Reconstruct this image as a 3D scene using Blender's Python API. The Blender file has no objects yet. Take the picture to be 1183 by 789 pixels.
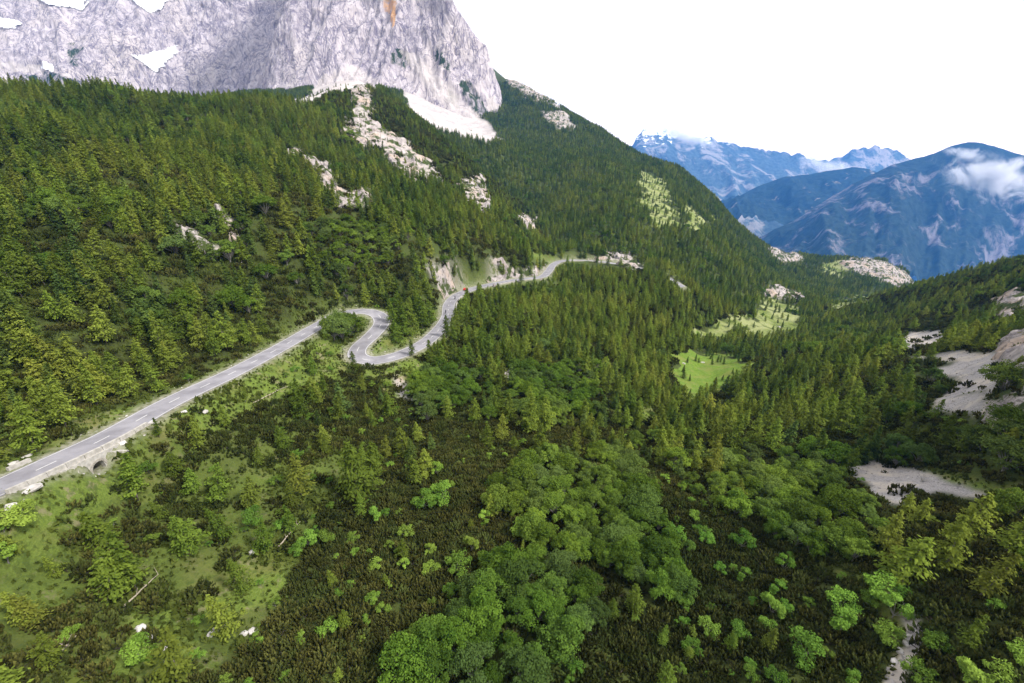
import bpy, bmesh, math, random, time
import numpy as np
from mathutils import Vector, Matrix
T0 = time.time()
rng = np.random.default_rng(7)
random.seed(7)
scene = bpy.context.scene
COL = scene.collection

# ------------------------------------------------------------------ camera
F, CX, CY = 500.0, 591.5, 394.5            # focal length and centre in photo pixels (1183 x 789)
PITCH = math.radians(23.9)
CP, SP = math.cos(PITCH), math.sin(PITCH)


def ray(u, v):
    x, y = (np.asarray(u, float) - CX) / F, -(np.asarray(v, float) - CY) / F
    return np.stack([x, CP + y * SP, -SP + y * CP], -1)


def project(P):
    P = np.asarray(P, float)
    d = P[..., 1] * CP - P[..., 2] * SP
    up = P[..., 1] * SP + P[..., 2] * CP
    d = np.maximum(d, 1e-3)
    return CX + F * P[..., 0] / d, CY - F * up / d, d


cam_d = bpy.data.cameras.new('camera')
cam_d.sensor_width = 36
cam_d.lens = 36 * F / 1183
cam_d.clip_start, cam_d.clip_end = 0.5, 60000
cam = bpy.data.objects.new('camera', cam_d)
cam.rotation_euler = (math.pi / 2 - PITCH, 0, 0)
COL.objects.link(cam)
scene.camera = cam


# ------------------------------------------------------------------ noise
def _h2(i, j, s):
    n = (i.astype(np.int64) * 374761393 + j.astype(np.int64) * 668265263 + s * 1442695041) & 0x7fffffff
    n = ((n ^ (n >> 13)) * 1274126177) & 0x7fffffff
    n = ((n ^ (n >> 16)) * 1103515245) & 0x7fffffff
    return ((n ^ (n >> 15)) & 0xffff) / 32767.5 - 1.0


def noise2(x, y, s=0):
    xi, yi = np.floor(x), np.floor(y)
    fx, fy = x - xi, y - yi
    fx, fy = fx * fx * fx * (fx * (fx * 6 - 15) + 10), fy * fy * fy * (fy * (fy * 6 - 15) + 10)
    a, b = _h2(xi, yi, s), _h2(xi + 1, yi, s)
    c, d = _h2(xi, yi + 1, s), _h2(xi + 1, yi + 1, s)
    return (a + (b - a) * fx) * (1 - fy) + (c + (d - c) * fx) * fy


def noise3(x, y, z, s=0):
    zi = np.floor(z)
    f = z - zi
    f = f * f * (3 - 2 * f)
    out = np.zeros_like(x)
    for k in (0, 1):
        zz = (zi + k).astype(np.int64)
        n = noise2(x + (zz * 37.17) % 911, y + (zz * 71.93) % 877, s)
        out = out + n * (f if k else 1 - f)
    return out


def fbm(x, y, s=0, octv=4, gain=0.5):
    o, a, t = 0, 1.0, 0
    for k in range(octv):
        o = o + a * noise2(x * 2 ** k + 13.7 * k, y * 2 ** k - 7.3 * k, s + k)
        t += a
        a *= gain
    return o / t


def smooth(a, b, x):
    t = np.clip((x - a) / (b - a), 0, 1)
    return t * t * (3 - 2 * t)


def in_poly(u, v, poly):
    c = np.zeros(u.shape, bool)
    n = len(poly)
    for i in range(n):
        x1, y1 = poly[i]
        x2, y2 = poly[(i + 1) % n]
        if y1 == y2:
            continue
        m = ((y1 > v) != (y2 > v)) & (u < (x2 - x1) * (v - y1) / (y2 - y1) + x1)
        c ^= m
    return c


# ------------------------------------------------------------------ scene helpers
def link(o, parent=None):
    COL.objects.link(o)
    if parent is not None:
        o.parent = parent
    return o


def tag(o, label=None, cat=None, group=None, kind=None):
    for k, val in (('label', label), ('category', cat), ('group', group), ('kind', kind)):
        if val:
            o[k] = val
    return o


def mesh_np(name, verts, faces, mats=(), smooth_shade=False, mat_idx=None):
    """verts (n,3); faces (m,4), (m,3) or a list of both; returns a mesh"""
    me = bpy.data.meshes.new(name)
    verts = np.asarray(verts, np.float32)
    fl = faces if isinstance(faces, list) else [faces]
    fl = [np.asarray(f, np.int32) for f in fl if len(f)]
    loops = np.concatenate([f.ravel() for f in fl])
    sizes = np.concatenate([np.full(len(f), f.shape[1], np.int32) for f in fl])
    starts = np.concatenate([[0], np.cumsum(sizes)[:-1]]).astype(np.int32)
    me.vertices.add(len(verts))
    me.vertices.foreach_set('co', verts.ravel())
    me.loops.add(len(loops))
    me.loops.foreach_set('vertex_index', loops.astype(np.int32))
    me.polygons.add(len(sizes))
    me.polygons.foreach_set('loop_start', starts)
    for m in mats:
        me.materials.append(m)
    if mat_idx is not None:
        me.polygons.foreach_set('material_index', np.asarray(mat_idx, np.int32))
    me.polygons.foreach_set('use_smooth', np.full(len(sizes), smooth_shade, bool))
    me.update(calc_edges=True)
    me.validate()
    return me


def obj(name, me, parent=None, loc=(0, 0, 0)):
    o = bpy.data.objects.new(name, me)
    o.location = loc
    return link(o, parent)


def empty(name, loc=(0, 0, 0), rz=0.0):
    o = bpy.data.objects.new(name, None)
    o.location = loc
    o.rotation_euler = (0, 0, rz)
    o.empty_display_size = 0.5
    return link(o)


def grid_faces(na, nb, wrap=False):
    i = np.arange(na if wrap else na - 1)[:, None]
    j = np.arange(nb - 1)[None, :]
    i2 = (i + 1) % na
    a = (i * nb + j).ravel()
    b = (i2 * nb + j).ravel()
    return np.stack([a, b, b + 1, a + 1], 1)


class MB:
    """collects simple solids into one mesh"""

    def __init__(self):
        self.v, self.f, self.m = [], [], []

    def add(self, verts, faces, mi=0):
        b = len(self.v)
        self.v += [tuple(p) for p in verts]
        self.f += [tuple(b + i for i in f) for f in faces]
        self.m += [mi] * len(faces)

    def box(self, c, s, M=None, mi=0, taper=1.0):
        x, y, z = s[0] / 2, s[1] / 2, s[2] / 2
        P = [(-x, -y, -z), (x, -y, -z), (x, y, -z), (-x, y, -z),
             (-x * taper, -y * taper, z), (x * taper, -y * taper, z), (x * taper, y * taper, z), (-x * taper, y * taper, z)]
        P = [Vector(p) for p in P]
        if M is not None:
            P = [M @ p for p in P]
        P = [p + Vector(c) for p in P]
        self.add(P, [(0, 3, 2, 1), (4, 5, 6, 7), (0, 1, 5, 4), (1, 2, 6, 5), (2, 3, 7, 6), (3, 0, 4, 7)], mi)

    def tube(self, pts, radii, n=8, mi=0, cap=True):
        pts = [Vector(p) for p in pts]
        rings = []
        for i, p in enumerate(pts):
            d = (pts[min(i + 1, len(pts) - 1)] - pts[max(i - 1, 0)])
            d = d.normalized() if d.length > 1e-9 else Vector((0, 0, 1))
            a = Vector((1, 0, 0)) if abs(d.x) < .8 else Vector((0, 1, 0))
            e1 = d.cross(a).normalized()
            e2 = d.cross(e1)
            r = radii[i] if hasattr(radii, '__len__') else radii
            rings.append([p + (e1 * math.cos(t) + e2 * math.sin(t)) * r for t in [2 * math.pi * k / n for k in range(n)]])
        vs = [q for r in rings for q in r]
        fs = []
        for i in range(len(rings) - 1):
            for k in range(n):
                fs.append((i * n + k, i * n + (k + 1) % n, (i + 1) * n + (k + 1) % n, (i + 1) * n + k))
        if cap:
            fs.append(tuple(range(n))[::-1])
            fs.append(tuple((len(rings) - 1) * n + k for k in range(n)))
        self.add(vs, fs, mi)

    def mesh(self, name, mats, smooth_shade=False):
        me = bpy.data.meshes.new(name)
        me.from_pydata(self.v, [], self.f)
        for m in mats:
            me.materials.append(m)
        me.polygons.foreach_set('material_index', np.array(self.m, np.int32))
        me.polygons.foreach_set('use_smooth', np.full(len(self.f), smooth_shade, bool))
        me.update()
        return me

    def build(self, name, mats, parent=None, loc=(0, 0, 0), smooth_shade=False):
        return obj(name, self.mesh(name, mats if isinstance(mats, (list, tuple)) else [mats], smooth_shade), parent, loc)


def mat(name):
    m = bpy.data.materials.new(name)
    m.use_nodes = True
    nt = m.node_tree
    nt.nodes.clear()
    out = nt.nodes.new('ShaderNodeOutputMaterial')
    return m, nt, out


def N(nt, typ, ins=None, **props):
    n = nt.nodes.new(typ)
    for k, v in props.items():
        setattr(n, k, v)
    for k, v in (ins or {}).items():
        s = n.inputs[k]
        if isinstance(v, bpy.types.NodeSocket):
            nt.links.new(v, s)
        else:
            s.default_value = v
    return n


def rgb(c):
    return (c[0], c[1], c[2], 1.0)


def mixc(nt, f, a, b, blend='MIX'):
    n = nt.nodes.new('ShaderNodeMix')
    n.data_type = 'RGBA'
    n.blend_type = blend
    for k, v in ((0, f), (6, a), (7, b)):
        s = n.inputs[k]
        if isinstance(v, bpy.types.NodeSocket):
            nt.links.new(v, s)
        else:
            s.default_value = v if k == 0 else rgb(v)
    return n.outputs[2]


def math_(nt, op, a, b=None, clamp=False):
    n = nt.nodes.new('ShaderNodeMath')
    n.operation = op
    n.use_clamp = clamp
    for k, v in ((0, a), (1, b)):
        if v is None:
            continue
        if isinstance(v, bpy.types.NodeSocket):
            nt.links.new(v, n.inputs[k])
        else:
            n.inputs[k].default_value = v
    return n.outputs[0]


def ramp(nt, fac, lo, hi):
    n = nt.nodes.new('ShaderNodeMapRange')
    n.interpolation_type = 'SMOOTHSTEP'
    nt.links.new(fac, n.inputs[0])
    n.inputs[1].default_value, n.inputs[2].default_value = lo, hi
    return n.outputs[0]


def noise_n(nt, scale, detail=4, rough=.55, vec=None, dist=0.0):
    n = N(nt, 'ShaderNodeTexNoise', {'Scale': scale, 'Detail': detail, 'Roughness': rough, 'Distortion': dist})
    if vec is None:
        vec = N(nt, 'ShaderNodeNewGeometry').outputs['Position']
    nt.links.new(vec, n.inputs['Vector'])
    return n.outputs['Fac']


def simple_mat(name, c1, c2=None, scale=3.0, rough=.8, bump=0.0, metallic=0.0, spec=.3, detail=5):
    m, nt, out = mat(name)
    tc = N(nt, 'ShaderNodeTexCoord').outputs['Object']
    b = N(nt, 'ShaderNodeBsdfPrincipled', {'Roughness': rough, 'Metallic': metallic, 'Specular IOR Level': spec})
    f = noise_n(nt, scale, detail, .6, tc)
    nt.links.new(mixc(nt, ramp(nt, f, .3, .7), c1, c2 or [x * .75 for x in c1]), b.inputs['Base Color'])
    if bump:
        bn = N(nt, 'ShaderNodeBump', {'Strength': .6, 'Distance': bump, 'Height': f})
        nt.links.new(bn.outputs[0], b.inputs['Normal'])
    nt.links.new(b.outputs[0], out.inputs[0])
    return m

# ------------------------------------------------------------------ road line (photo pixel, height) -> world
ROAD_KEY = [(-75, 596, -40.5), (0, 563, -43), (60, 535, -44.6), (120, 507, -46.2), (200, 463, -49), (270, 430, -52), (330, 398, -55),
            (368, 376, -57.5), (396, 362, -59), (420, 359.5, -60), (436, 363, -60.8), (441, 373, -61.6), (428, 389, -62.6), (414, 402, -63.4),
            (413, 412, -64), (428, 416.5, -64.6), (455, 412, -65.5), (487, 398, -67), (506, 382, -69.3), (517, 366, -71.6), (519, 351, -74),
            (527, 342, -76), (545, 334, -78.4), (570, 328, -81), (600, 323, -84), (626, 319.5, -86.8), (633, 314, -88.4), (641, 304.5, -91.5),
            (652, 301, -93), (680, 301.2, -95.5), (710, 304.5, -98.5), (735, 309, -101.5), (765, 318, -105), (790, 332, -109)]


def catmull(P, step):
    P = np.asarray(P, float)
    P = np.vstack([2 * P[0] - P[1], P, 2 * P[-1] - P[-2]])
    out = []
    for i in range(1, len(P) - 2):
        p0, p1, p2, p3 = P[i - 1], P[i], P[i + 1], P[i + 2]
        a = np.linalg.norm(p1 - p0) ** .5
        b = np.linalg.norm(p2 - p1) ** .5
        c = np.linalg.norm(p3 - p2) ** .5
        m1 = b * ((p1 - p0) / max(a, 1e-6) - (p2 - p0) / (a + b) + (p2 - p1) / b)
        m2 = b * ((p2 - p1) / b - (p3 - p1) / (b + c) + (p3 - p2) / max(c, 1e-6))
        n = max(2, int(np.linalg.norm(p2 - p1) / .5))
        t = np.linspace(0, 1, n, endpoint=False)[:, None]
        out.append((2 * t ** 3 - 3 * t ** 2 + 1) * p1 + (t ** 3 - 2 * t ** 2 + t) * m1 + (-2 * t ** 3 + 3 * t ** 2) * p2 + (t ** 3 - t ** 2) * m2)
    q = np.vstack(out + [P[-2:-1]])
    s = np.concatenate([[0], np.cumsum(np.linalg.norm(np.diff(q, axis=0), axis=1))])
    ss = np.arange(0, s[-1], step)
    return np.stack([np.interp(ss, s, q[:, k]) for k in range(3)], 1)


rk = []
for (u, v, z) in ROAD_KEY:
    d = ray(u, v)
    rk.append(d * (z / d[2]))
ROAD = catmull(rk, 1.0)
for _ in range(4):                                      # even out the gradient
    ROAD[1:-1] = (ROAD[:-2] + 2 * ROAD[1:-1] + ROAD[2:]) / 4


def road_dist(P, want_z=False):
    """distance to the road centre line and the road's height there"""
    P = np.asarray(P, np.float32)
    d = np.full(len(P), 1e6, np.float32)
    zz = np.zeros(len(P), np.float32)
    bb = (P[:, 0] > ROAD[:, 0].min() - 40) & (P[:, 0] < ROAD[:, 0].max() + 40) & (P[:, 1] > ROAD[:, 1].min() - 40) & (P[:, 1] < ROAD[:, 1].max() + 40)
    idx = np.nonzero(bb)[0]
    R = ROAD.astype(np.float32)
    for k in range(0, len(idx), 20000):
        ii = idx[k:k + 20000]
        q = (P[ii, 0][:, None] - R[None, :, 0]) ** 2 + (P[ii, 1][:, None] - R[None, :, 1]) ** 2
        j = q.argmin(1)
        d[ii] = np.sqrt(q[np.arange(len(ii)), j])
        zz[ii] = R[j, 2]
    return (d, zz) if want_z else d


# ------------------------------------------------------------------ ground height: anchor points (pixel u, v, axis depth or height)
ANCH_Z = [  # (u, v, z)
    (591, 789, -60), (450, 789, -59), (300, 789, -56), (150, 789, -52), (0, 789, -48), (-200, 789, -44), (750, 789, -60), (900, 789, -58), (1050, 789, -55), (1183, 789, -50), (1380, 789, -52),
    (591, 690, -62.5), (400, 690, -60), (200, 690, -55.5), (60, 690, -50), (750, 690, -63), (900, 690, -62), (1050, 690, -57.5), (1183, 680, -52), (1400, 680, -50),
    (591, 600, -66), (400, 600, -63), (200, 600, -55.5), (110, 575, -50.5), (20, 610, -46), (-150, 640, -41), (760, 600, -68), (880, 600, -69), (1000, 620, -62), (1150, 610, -56), (1400, 600, -48),
    (591, 520, -71), (450, 520, -67), (330, 520, -60), (230, 540, -55.5), (160, 540, -51.5), (700, 520, -75), (800, 520, -78), (900, 520, -76), (1000, 550, -67), (1060, 558, -63.5), (1130, 570, -60),
    (1183, 545, -55), (1400, 520, -44),
    (480, 450, -66.5), (380, 440, -60.5), (300, 460, -55), (560, 440, -73), (640, 460, -78), (720, 450, -86), (640, 410, -83), (720, 400, -93),
    (580, 380, -79), (560, 350, -81), (640, 350, -91), (720, 350, -98), (780, 350, -107), (780, 400, -108), (760, 440, -100), (820, 435, -108), (780, 470, -95),
    (860, 470, -97), (860, 420, -110), (930, 450, -95), (1000, 470, -82), (1050, 470, -74), (1100, 480, -65), (1150, 500, -56),
    (1050, 440, -78), (1100, 440, -70), (1150, 435, -61), (1183, 430, -53), (1183, 480, -50), (1400, 430, -36),
    (1060, 395, -84), (1000, 410, -98), (940, 410, -112), (1120, 390, -74), (1183, 390, -58), (1400, 340, -22),
    (390, 385, -59), (470, 375, -63), (480, 350, -62), (460, 330, -58), (420, 340, -57), (505, 345, -71),
]
ANCH_D = [  # (u, v, depth)
    (-160, 480, 72), (-20, 500, 79), (60, 480, 88), (130, 445, 100), (200, 410, 115), (270, 380, 134), (330, 355, 150), (30, 430, 92), (120, 380, 112), (220, 340, 135), (320, 310, 165), (400, 310, 185),
    (470, 300, 212), (520, 305, 252), (560, 310, 282), (600, 305, 322), (625, 300, 350), (30, 350, 108), (120, 300, 130), (220, 270, 158), (320, 250, 195), (400, 255, 225), (480, 255, 268), (550, 270, 318), (600, 280, 350),
    (0, 280, 132), (80, 240, 155), (160, 210, 190), (250, 200, 228), (330, 195, 265), (400, 205, 300), (460, 215, 330), (510, 225, 370), (560, 243, 400),
    (0, 210, 170), (80, 170, 210), (160, 160, 260), (240, 150, 310), (320, 160, 350), (380, 165, 400), (430, 165, 450), (480, 185, 450), (520, 210, 440),
    (0, 150, 225), (80, 135, 270), (160, 130, 320), (240, 128, 380), (-160, 230, 150), (-160, 120, 230),
    # crests (left slope and spur), each with ground falling away behind
    (-160, 70, 300), (0, 105, 300), (60, 108, 330), (130, 113, 370), (190, 122, 400), (260, 121, 430), (310, 121, 450), (350, 121, 500), (385, 107, 560), (420, 103, 620), (450, 112, 640), (490, 145, 640), (530, 178, 620), (570, 212, 590), (605, 250, 520), (636, 294, 425),
    # shoulder behind the road's second bend
    (660, 290, 425), (700, 290, 445), (740, 300, 445), (680, 265, 500), (730, 265, 520), (780, 290, 500), (830, 320, 480), (650, 240, 620), (700, 230, 650), (750, 235, 660), (800, 260, 640), (850, 300, 600),
    (620, 210, 760), (660, 190, 850), (720, 200, 830), (770, 215, 830), (820, 250, 830), (870, 300, 800), (590, 175, 900),
    (600, 130, 1250), (640, 150, 1150), (690, 170, 1050), (740, 192, 1010), (775, 195, 990), (570, 100, 1500),
    (560, 72, 1650), (600, 98, 1560), (650, 128, 1440), (700, 158, 1320), (745, 188, 1220), (780, 194, 1050), (830, 238, 1060), (880, 284, 1080), (920, 297, 1120), (970, 300, 1150), (1010, 304, 1150), (1055, 329, 1100),
    (940, 312, 1000), (990, 318, 1000), (900, 312, 900),
    # valley bottom
    (870, 375, 385), (840, 385, 350), (800, 390, 320), (900, 352, 520), (885, 340, 560), (930, 335, 720), (980, 335, 860), (1030, 334, 900), (960, 370, 440), (1000, 350, 540),
    # opposite slope
    (1030, 365, 380), (1080, 355, 340), (1130, 355, 280), (1183, 350, 245), (1060, 335, 520), (1100, 325, 450), (1140, 315, 410), (1183, 304, 375), (1260, 285, 350), (1400, 250, 330),
    # scree below the wall
    (340, 121, 900), (400, 92, 960), (440, 108, 900), (470, 116, 960), (500, 132, 900), (540, 153, 860), (575, 167, 830), (540, 150, 1120), (575, 165, 960), (480, 120, 1150), (400, 100, 1150),
]
FALL = [  # ground hidden behind the crests: (u, v of the crest, depth, metres below the sight line)
    (-160, 70, 420, 40), (0, 105, 420, 40), (60, 108, 470, 45), (130, 113, 520, 45), (190, 122, 560, 45), (260, 121, 580, 40), (310, 121, 620, 30),
    (60, 108, 900, 40), (190, 118, 950, 30), (300, 118, 900, 15),
    (350, 121, 700, 14), (385, 107, 720, 12), (420, 103, 770, 10), (450, 110, 760, 6), (490, 143, 760, 8), (530, 176, 720, 8), (570, 212, 660, 6), (605, 250, 570, 4), (636, 294, 440, 1),
    (560, 72, 1900, 120), (650, 128, 1700, 120), (745, 188, 1420, 100), (780, 194, 1120, 18), (830, 238, 1300, 110), (880, 284, 1320, 110), (970, 300, 1400, 130), (1055, 329, 1350, 130), (1010, 304, 1400, 130),
    (1060, 335, 620, 40), (1100, 325, 560, 40), (1140, 315, 520, 40), (1183, 304, 480, 40), (1260, 285, 480, 40), (1400, 250, 450, 40), (1000, 345, 640, 10),
    (1183, 304, 900, 150), (1100, 330, 900, 110), (1400, 250, 900, 150),
]
pts = []
for (u, v, z) in ANCH_Z:
    d = ray(u, v)
    pts.append(d * (z / d[2]))
for (u, v, D) in ANCH_D:
    pts.append(ray(u, v) * D)
for (u, v, D, dn) in FALL:
    p = ray(u, v) * D
    p[2] -= dn
    pts.append(p)
for k in range(6, len(ROAD) - 30, 16):
    pts.append(ROAD[k])
for a in range(-75, 76, 25):                            # under the camera and far rim
    a = math.radians(a)
    pts.append((14 * math.sin(a), 14 * math.cos(a), -60.5))
    for rr_ in (22, 31):
        pts.append((rr_ * math.sin(a), rr_ * math.cos(a), -60 + (max(0, -a) * 5.0 + max(0, a) * 3.5) * rr_ / 31))
    pts.append((3000 * math.sin(a), 3000 * math.cos(a), 40 if a < -.05 else -750))
    if a > .05:
        pts.append((2000 * math.sin(a), 2000 * math.cos(a), -520))
pts = np.array(pts)
KA = 2.2


def warp(P):
    return np.stack([np.arctan2(P[:, 0], P[:, 1]) * KA, np.log(np.hypot(P[:, 0], P[:, 1]))], 1)


W = warp(pts)
# drop near-duplicates so that the system stays well-conditioned
keep = []
for i in range(len(W)):
    if all(np.hypot(*(W[i] - W[j])) > .018 for j in keep):
        keep.append(i)
W, pts = W[keep], pts[keep]


def tps(r2):
    return .5 * r2 * np.log(np.maximum(r2, 1e-12))


n = len(W)
A = np.zeros((n + 3, n + 3))
A[:n, :n] = tps(((W[:, None] - W[None]) ** 2).sum(-1)) + np.eye(n) * 2e-4
A[:n, n] = 1
A[:n, n + 1:] = W
A[n:, :n] = A[:n, n:].T
SOL = np.linalg.solve(A, np.concatenate([pts[:, 2], [0, 0, 0]]))


def tps_eval(a, l):
    out = np.zeros(len(a))
    for k in range(0, len(a), 40000):
        q = np.stack([a[k:k + 40000], l[k:k + 40000]], 1)
        r2 = ((q[:, None] - W[None]) ** 2).sum(-1)
        out[k:k + 40000] = tps(r2) @ SOL[:n] + SOL[n] + q @ SOL[n + 1:]
    return out


# ------------------------------------------------------------------ ground sheet on a polar grid
NA, NR = 720, 720
AZ = np.radians(np.concatenate([np.linspace(-68, 68, NA), np.linspace(71, 289, 36)]))
LR = np.linspace(math.log(9), math.log(3000), NR)
NAZ = len(AZ)
aa = np.where(AZ > math.pi, AZ - 2 * math.pi, AZ)
lim = math.radians(68.5)
back = np.clip((np.abs(aa) - lim) / (math.pi - lim), 0, 1)
wback = back * back * (3 - 2 * back)
ga, gl = np.meshgrid(np.clip(aa, -lim, lim), LR, indexing='ij')
Zg = tps_eval((ga * KA).ravel(), gl.ravel()).reshape(NAZ, NR)
zl, zr = Zg[0], Zg[NA - 1]
Zg = Zg * (1 - wback[:, None] * .5) + np.where(aa[:, None] > 0, zl[None], zr[None]) * (wback[:, None] * .5)
Rg = np.exp(LR)[None, :] + 0 * Zg
Xg, Yg = Rg * np.sin(AZ)[:, None], Rg * np.cos(AZ)[:, None]
for wl, amp, s in ((160, 5.0, 3), (75, 3.4, 4), (36, 1.9, 5), (17, .95, 6), (8, .45, 7), (3.6, .2, 8), (1.7, .1, 9)):
    a = amp * smooth(.9 * wl, 2.6 * wl, Rg) * smooth(0, 1, wl / (Rg * .011))
    Zg += a * noise2(Xg / wl, Yg / wl, s)
PX = np.stack([Xg.ravel(), Yg.ravel(), Zg.ravel()], 1)
rd, rz = road_dist(PX, True)
ar_ = np.hypot(PX[:, 0] - ROAD[0, 0], PX[:, 1] - ROAD[0, 1])
wr = 1 - smooth(3.9, 10.5, rd)
PX[:, 2] = PX[:, 2] * (1 - wr) + (rz - .07) * wr
# beyond the red bend the ground drops away on the valley side of the road
jr = np.nonzero((project(ROAD)[0] > 548) & (project(ROAD)[2] > 260))[0]
bbx = np.nonzero(rd < 45)[0]
for k in range(0, len(bbx), 20000):
    ii = bbx[k:k + 20000]
    dx, dy = PX[ii, 0][:, None] - ROAD[None, jr, 0], PX[ii, 1][:, None] - ROAD[None, jr, 1]
    j = (dx ** 2 + dy ** 2).argmin(1)
    near = (dx ** 2 + dy ** 2).min(1) < (rd[ii] + .6) ** 2
    tj = ROAD[np.minimum(jr[j] + 1, len(ROAD) - 1)] - ROAD[jr[j] - 1]
    side = (dx[np.arange(len(ii)), j] * tj[:, 1] - dy[np.arange(len(ii)), j] * tj[:, 0]) > 0
    dd = rd[ii]
    PX[ii, 2] -= np.where(near & side, 3.2 * smooth(3.9, 10, dd) * (1 - smooth(16, 44, dd)), 0)
# the stream gully below the culvert
CUL = int(np.argmin([abs(project(p)[0] - 82) for p in ROAD[:140]]))
ct = ROAD[CUL + 2] - ROAD[CUL - 2]
ct /= np.linalg.norm(ct)
cn = np.array([ct[1], -ct[0], 0.0])
cn /= np.linalg.norm(cn)                                # points to the valley side
rel = PX[:, :2] - ROAD[CUL][:2]
ra, rb = rel @ ct[:2], rel @ cn[:2]
gul = np.exp(-(ra / (3.2 + np.maximum(rb, 0) * .12)) ** 2) * smooth(3.75, 4.6, rb) * (1 - smooth(11, 26, rb))
trench = (1 - smooth(1.2, 1.65, np.abs(ra))) * smooth(-2.7, -2.2, rb) * (1 - smooth(4.6, 6, rb))
PX[:, 2] -= 2.9 * np.maximum(gul, trench)
Zg = PX[:, 2].reshape(NAZ, NR)


def ground(x, y):
    """height of the ground sheet (bilinear on the polar grid)"""
    x, y = np.asarray(x, float), np.asarray(y, float)
    a = np.arctan2(x, y)
    fa = np.clip((a - AZ[0]) / (AZ[NA - 1] - AZ[0]) * (NA - 1), 0, NA - 1.001)
    fr = np.clip((np.log(np.maximum(np.hypot(x, y), 9.0)) - LR[0]) / (LR[-1] - LR[0]) * (NR - 1), 0, NR - 1.001)
    i, j = fa.astype(int), fr.astype(int)
    p, q = fa - i, fr - j
    return (Zg[i, j] * (1 - p) + Zg[i + 1, j] * p) * (1 - q) + (Zg[i, j + 1] * (1 - p) + Zg[i + 1, j + 1] * p) * q


# line of sight: how far the ground at each grid node lies below the line of sight over everything nearer
SLOPE = Zg / Rg
HOR = np.maximum.accumulate(SLOPE, axis=1)


def hidden_by(x, y):
    """metres by which a point on the ground lies below the sight line over nearer ground"""
    a = np.arctan2(x, y)
    r = np.hypot(x, y)
    fa = np.clip(np.rint((a - AZ[0]) / (AZ[NA - 1] - AZ[0]) * (NA - 1)), 0, NA - 1).astype(int)
    fr = np.clip(((np.log(r) - LR[0]) / (LR[-1] - LR[0]) * (NR - 1)).astype(int) - 1, 0, NR - 1)
    return HOR[fa, fr] * r - ground(x, y)


def on_ground(u, v):
    """first point of the ground sheet along the sight line through photo pixel (u, v)"""
    d = ray(u, v)
    h = math.hypot(d[0], d[1])
    t = np.exp(LR) / h
    zz = ground(d[0] * t, d[1] * t) - d[2] * t
    k = np.nonzero(zz > 0)[0]
    if len(k) == 0:
        return None
    k = k[0]
    t0, t1 = (t[k - 1], t[k]) if k else (t[0], t[0])
    for _ in range(20):
        tm = (t0 + t1) / 2
        if ground(d[0] * tm, d[1] * tm) > d[2] * tm:
            t1 = tm
        else:
            t0 = tm
    p = d * t1
    return np.array([p[0], p[1], float(ground(p[0], p[1]))])

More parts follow.
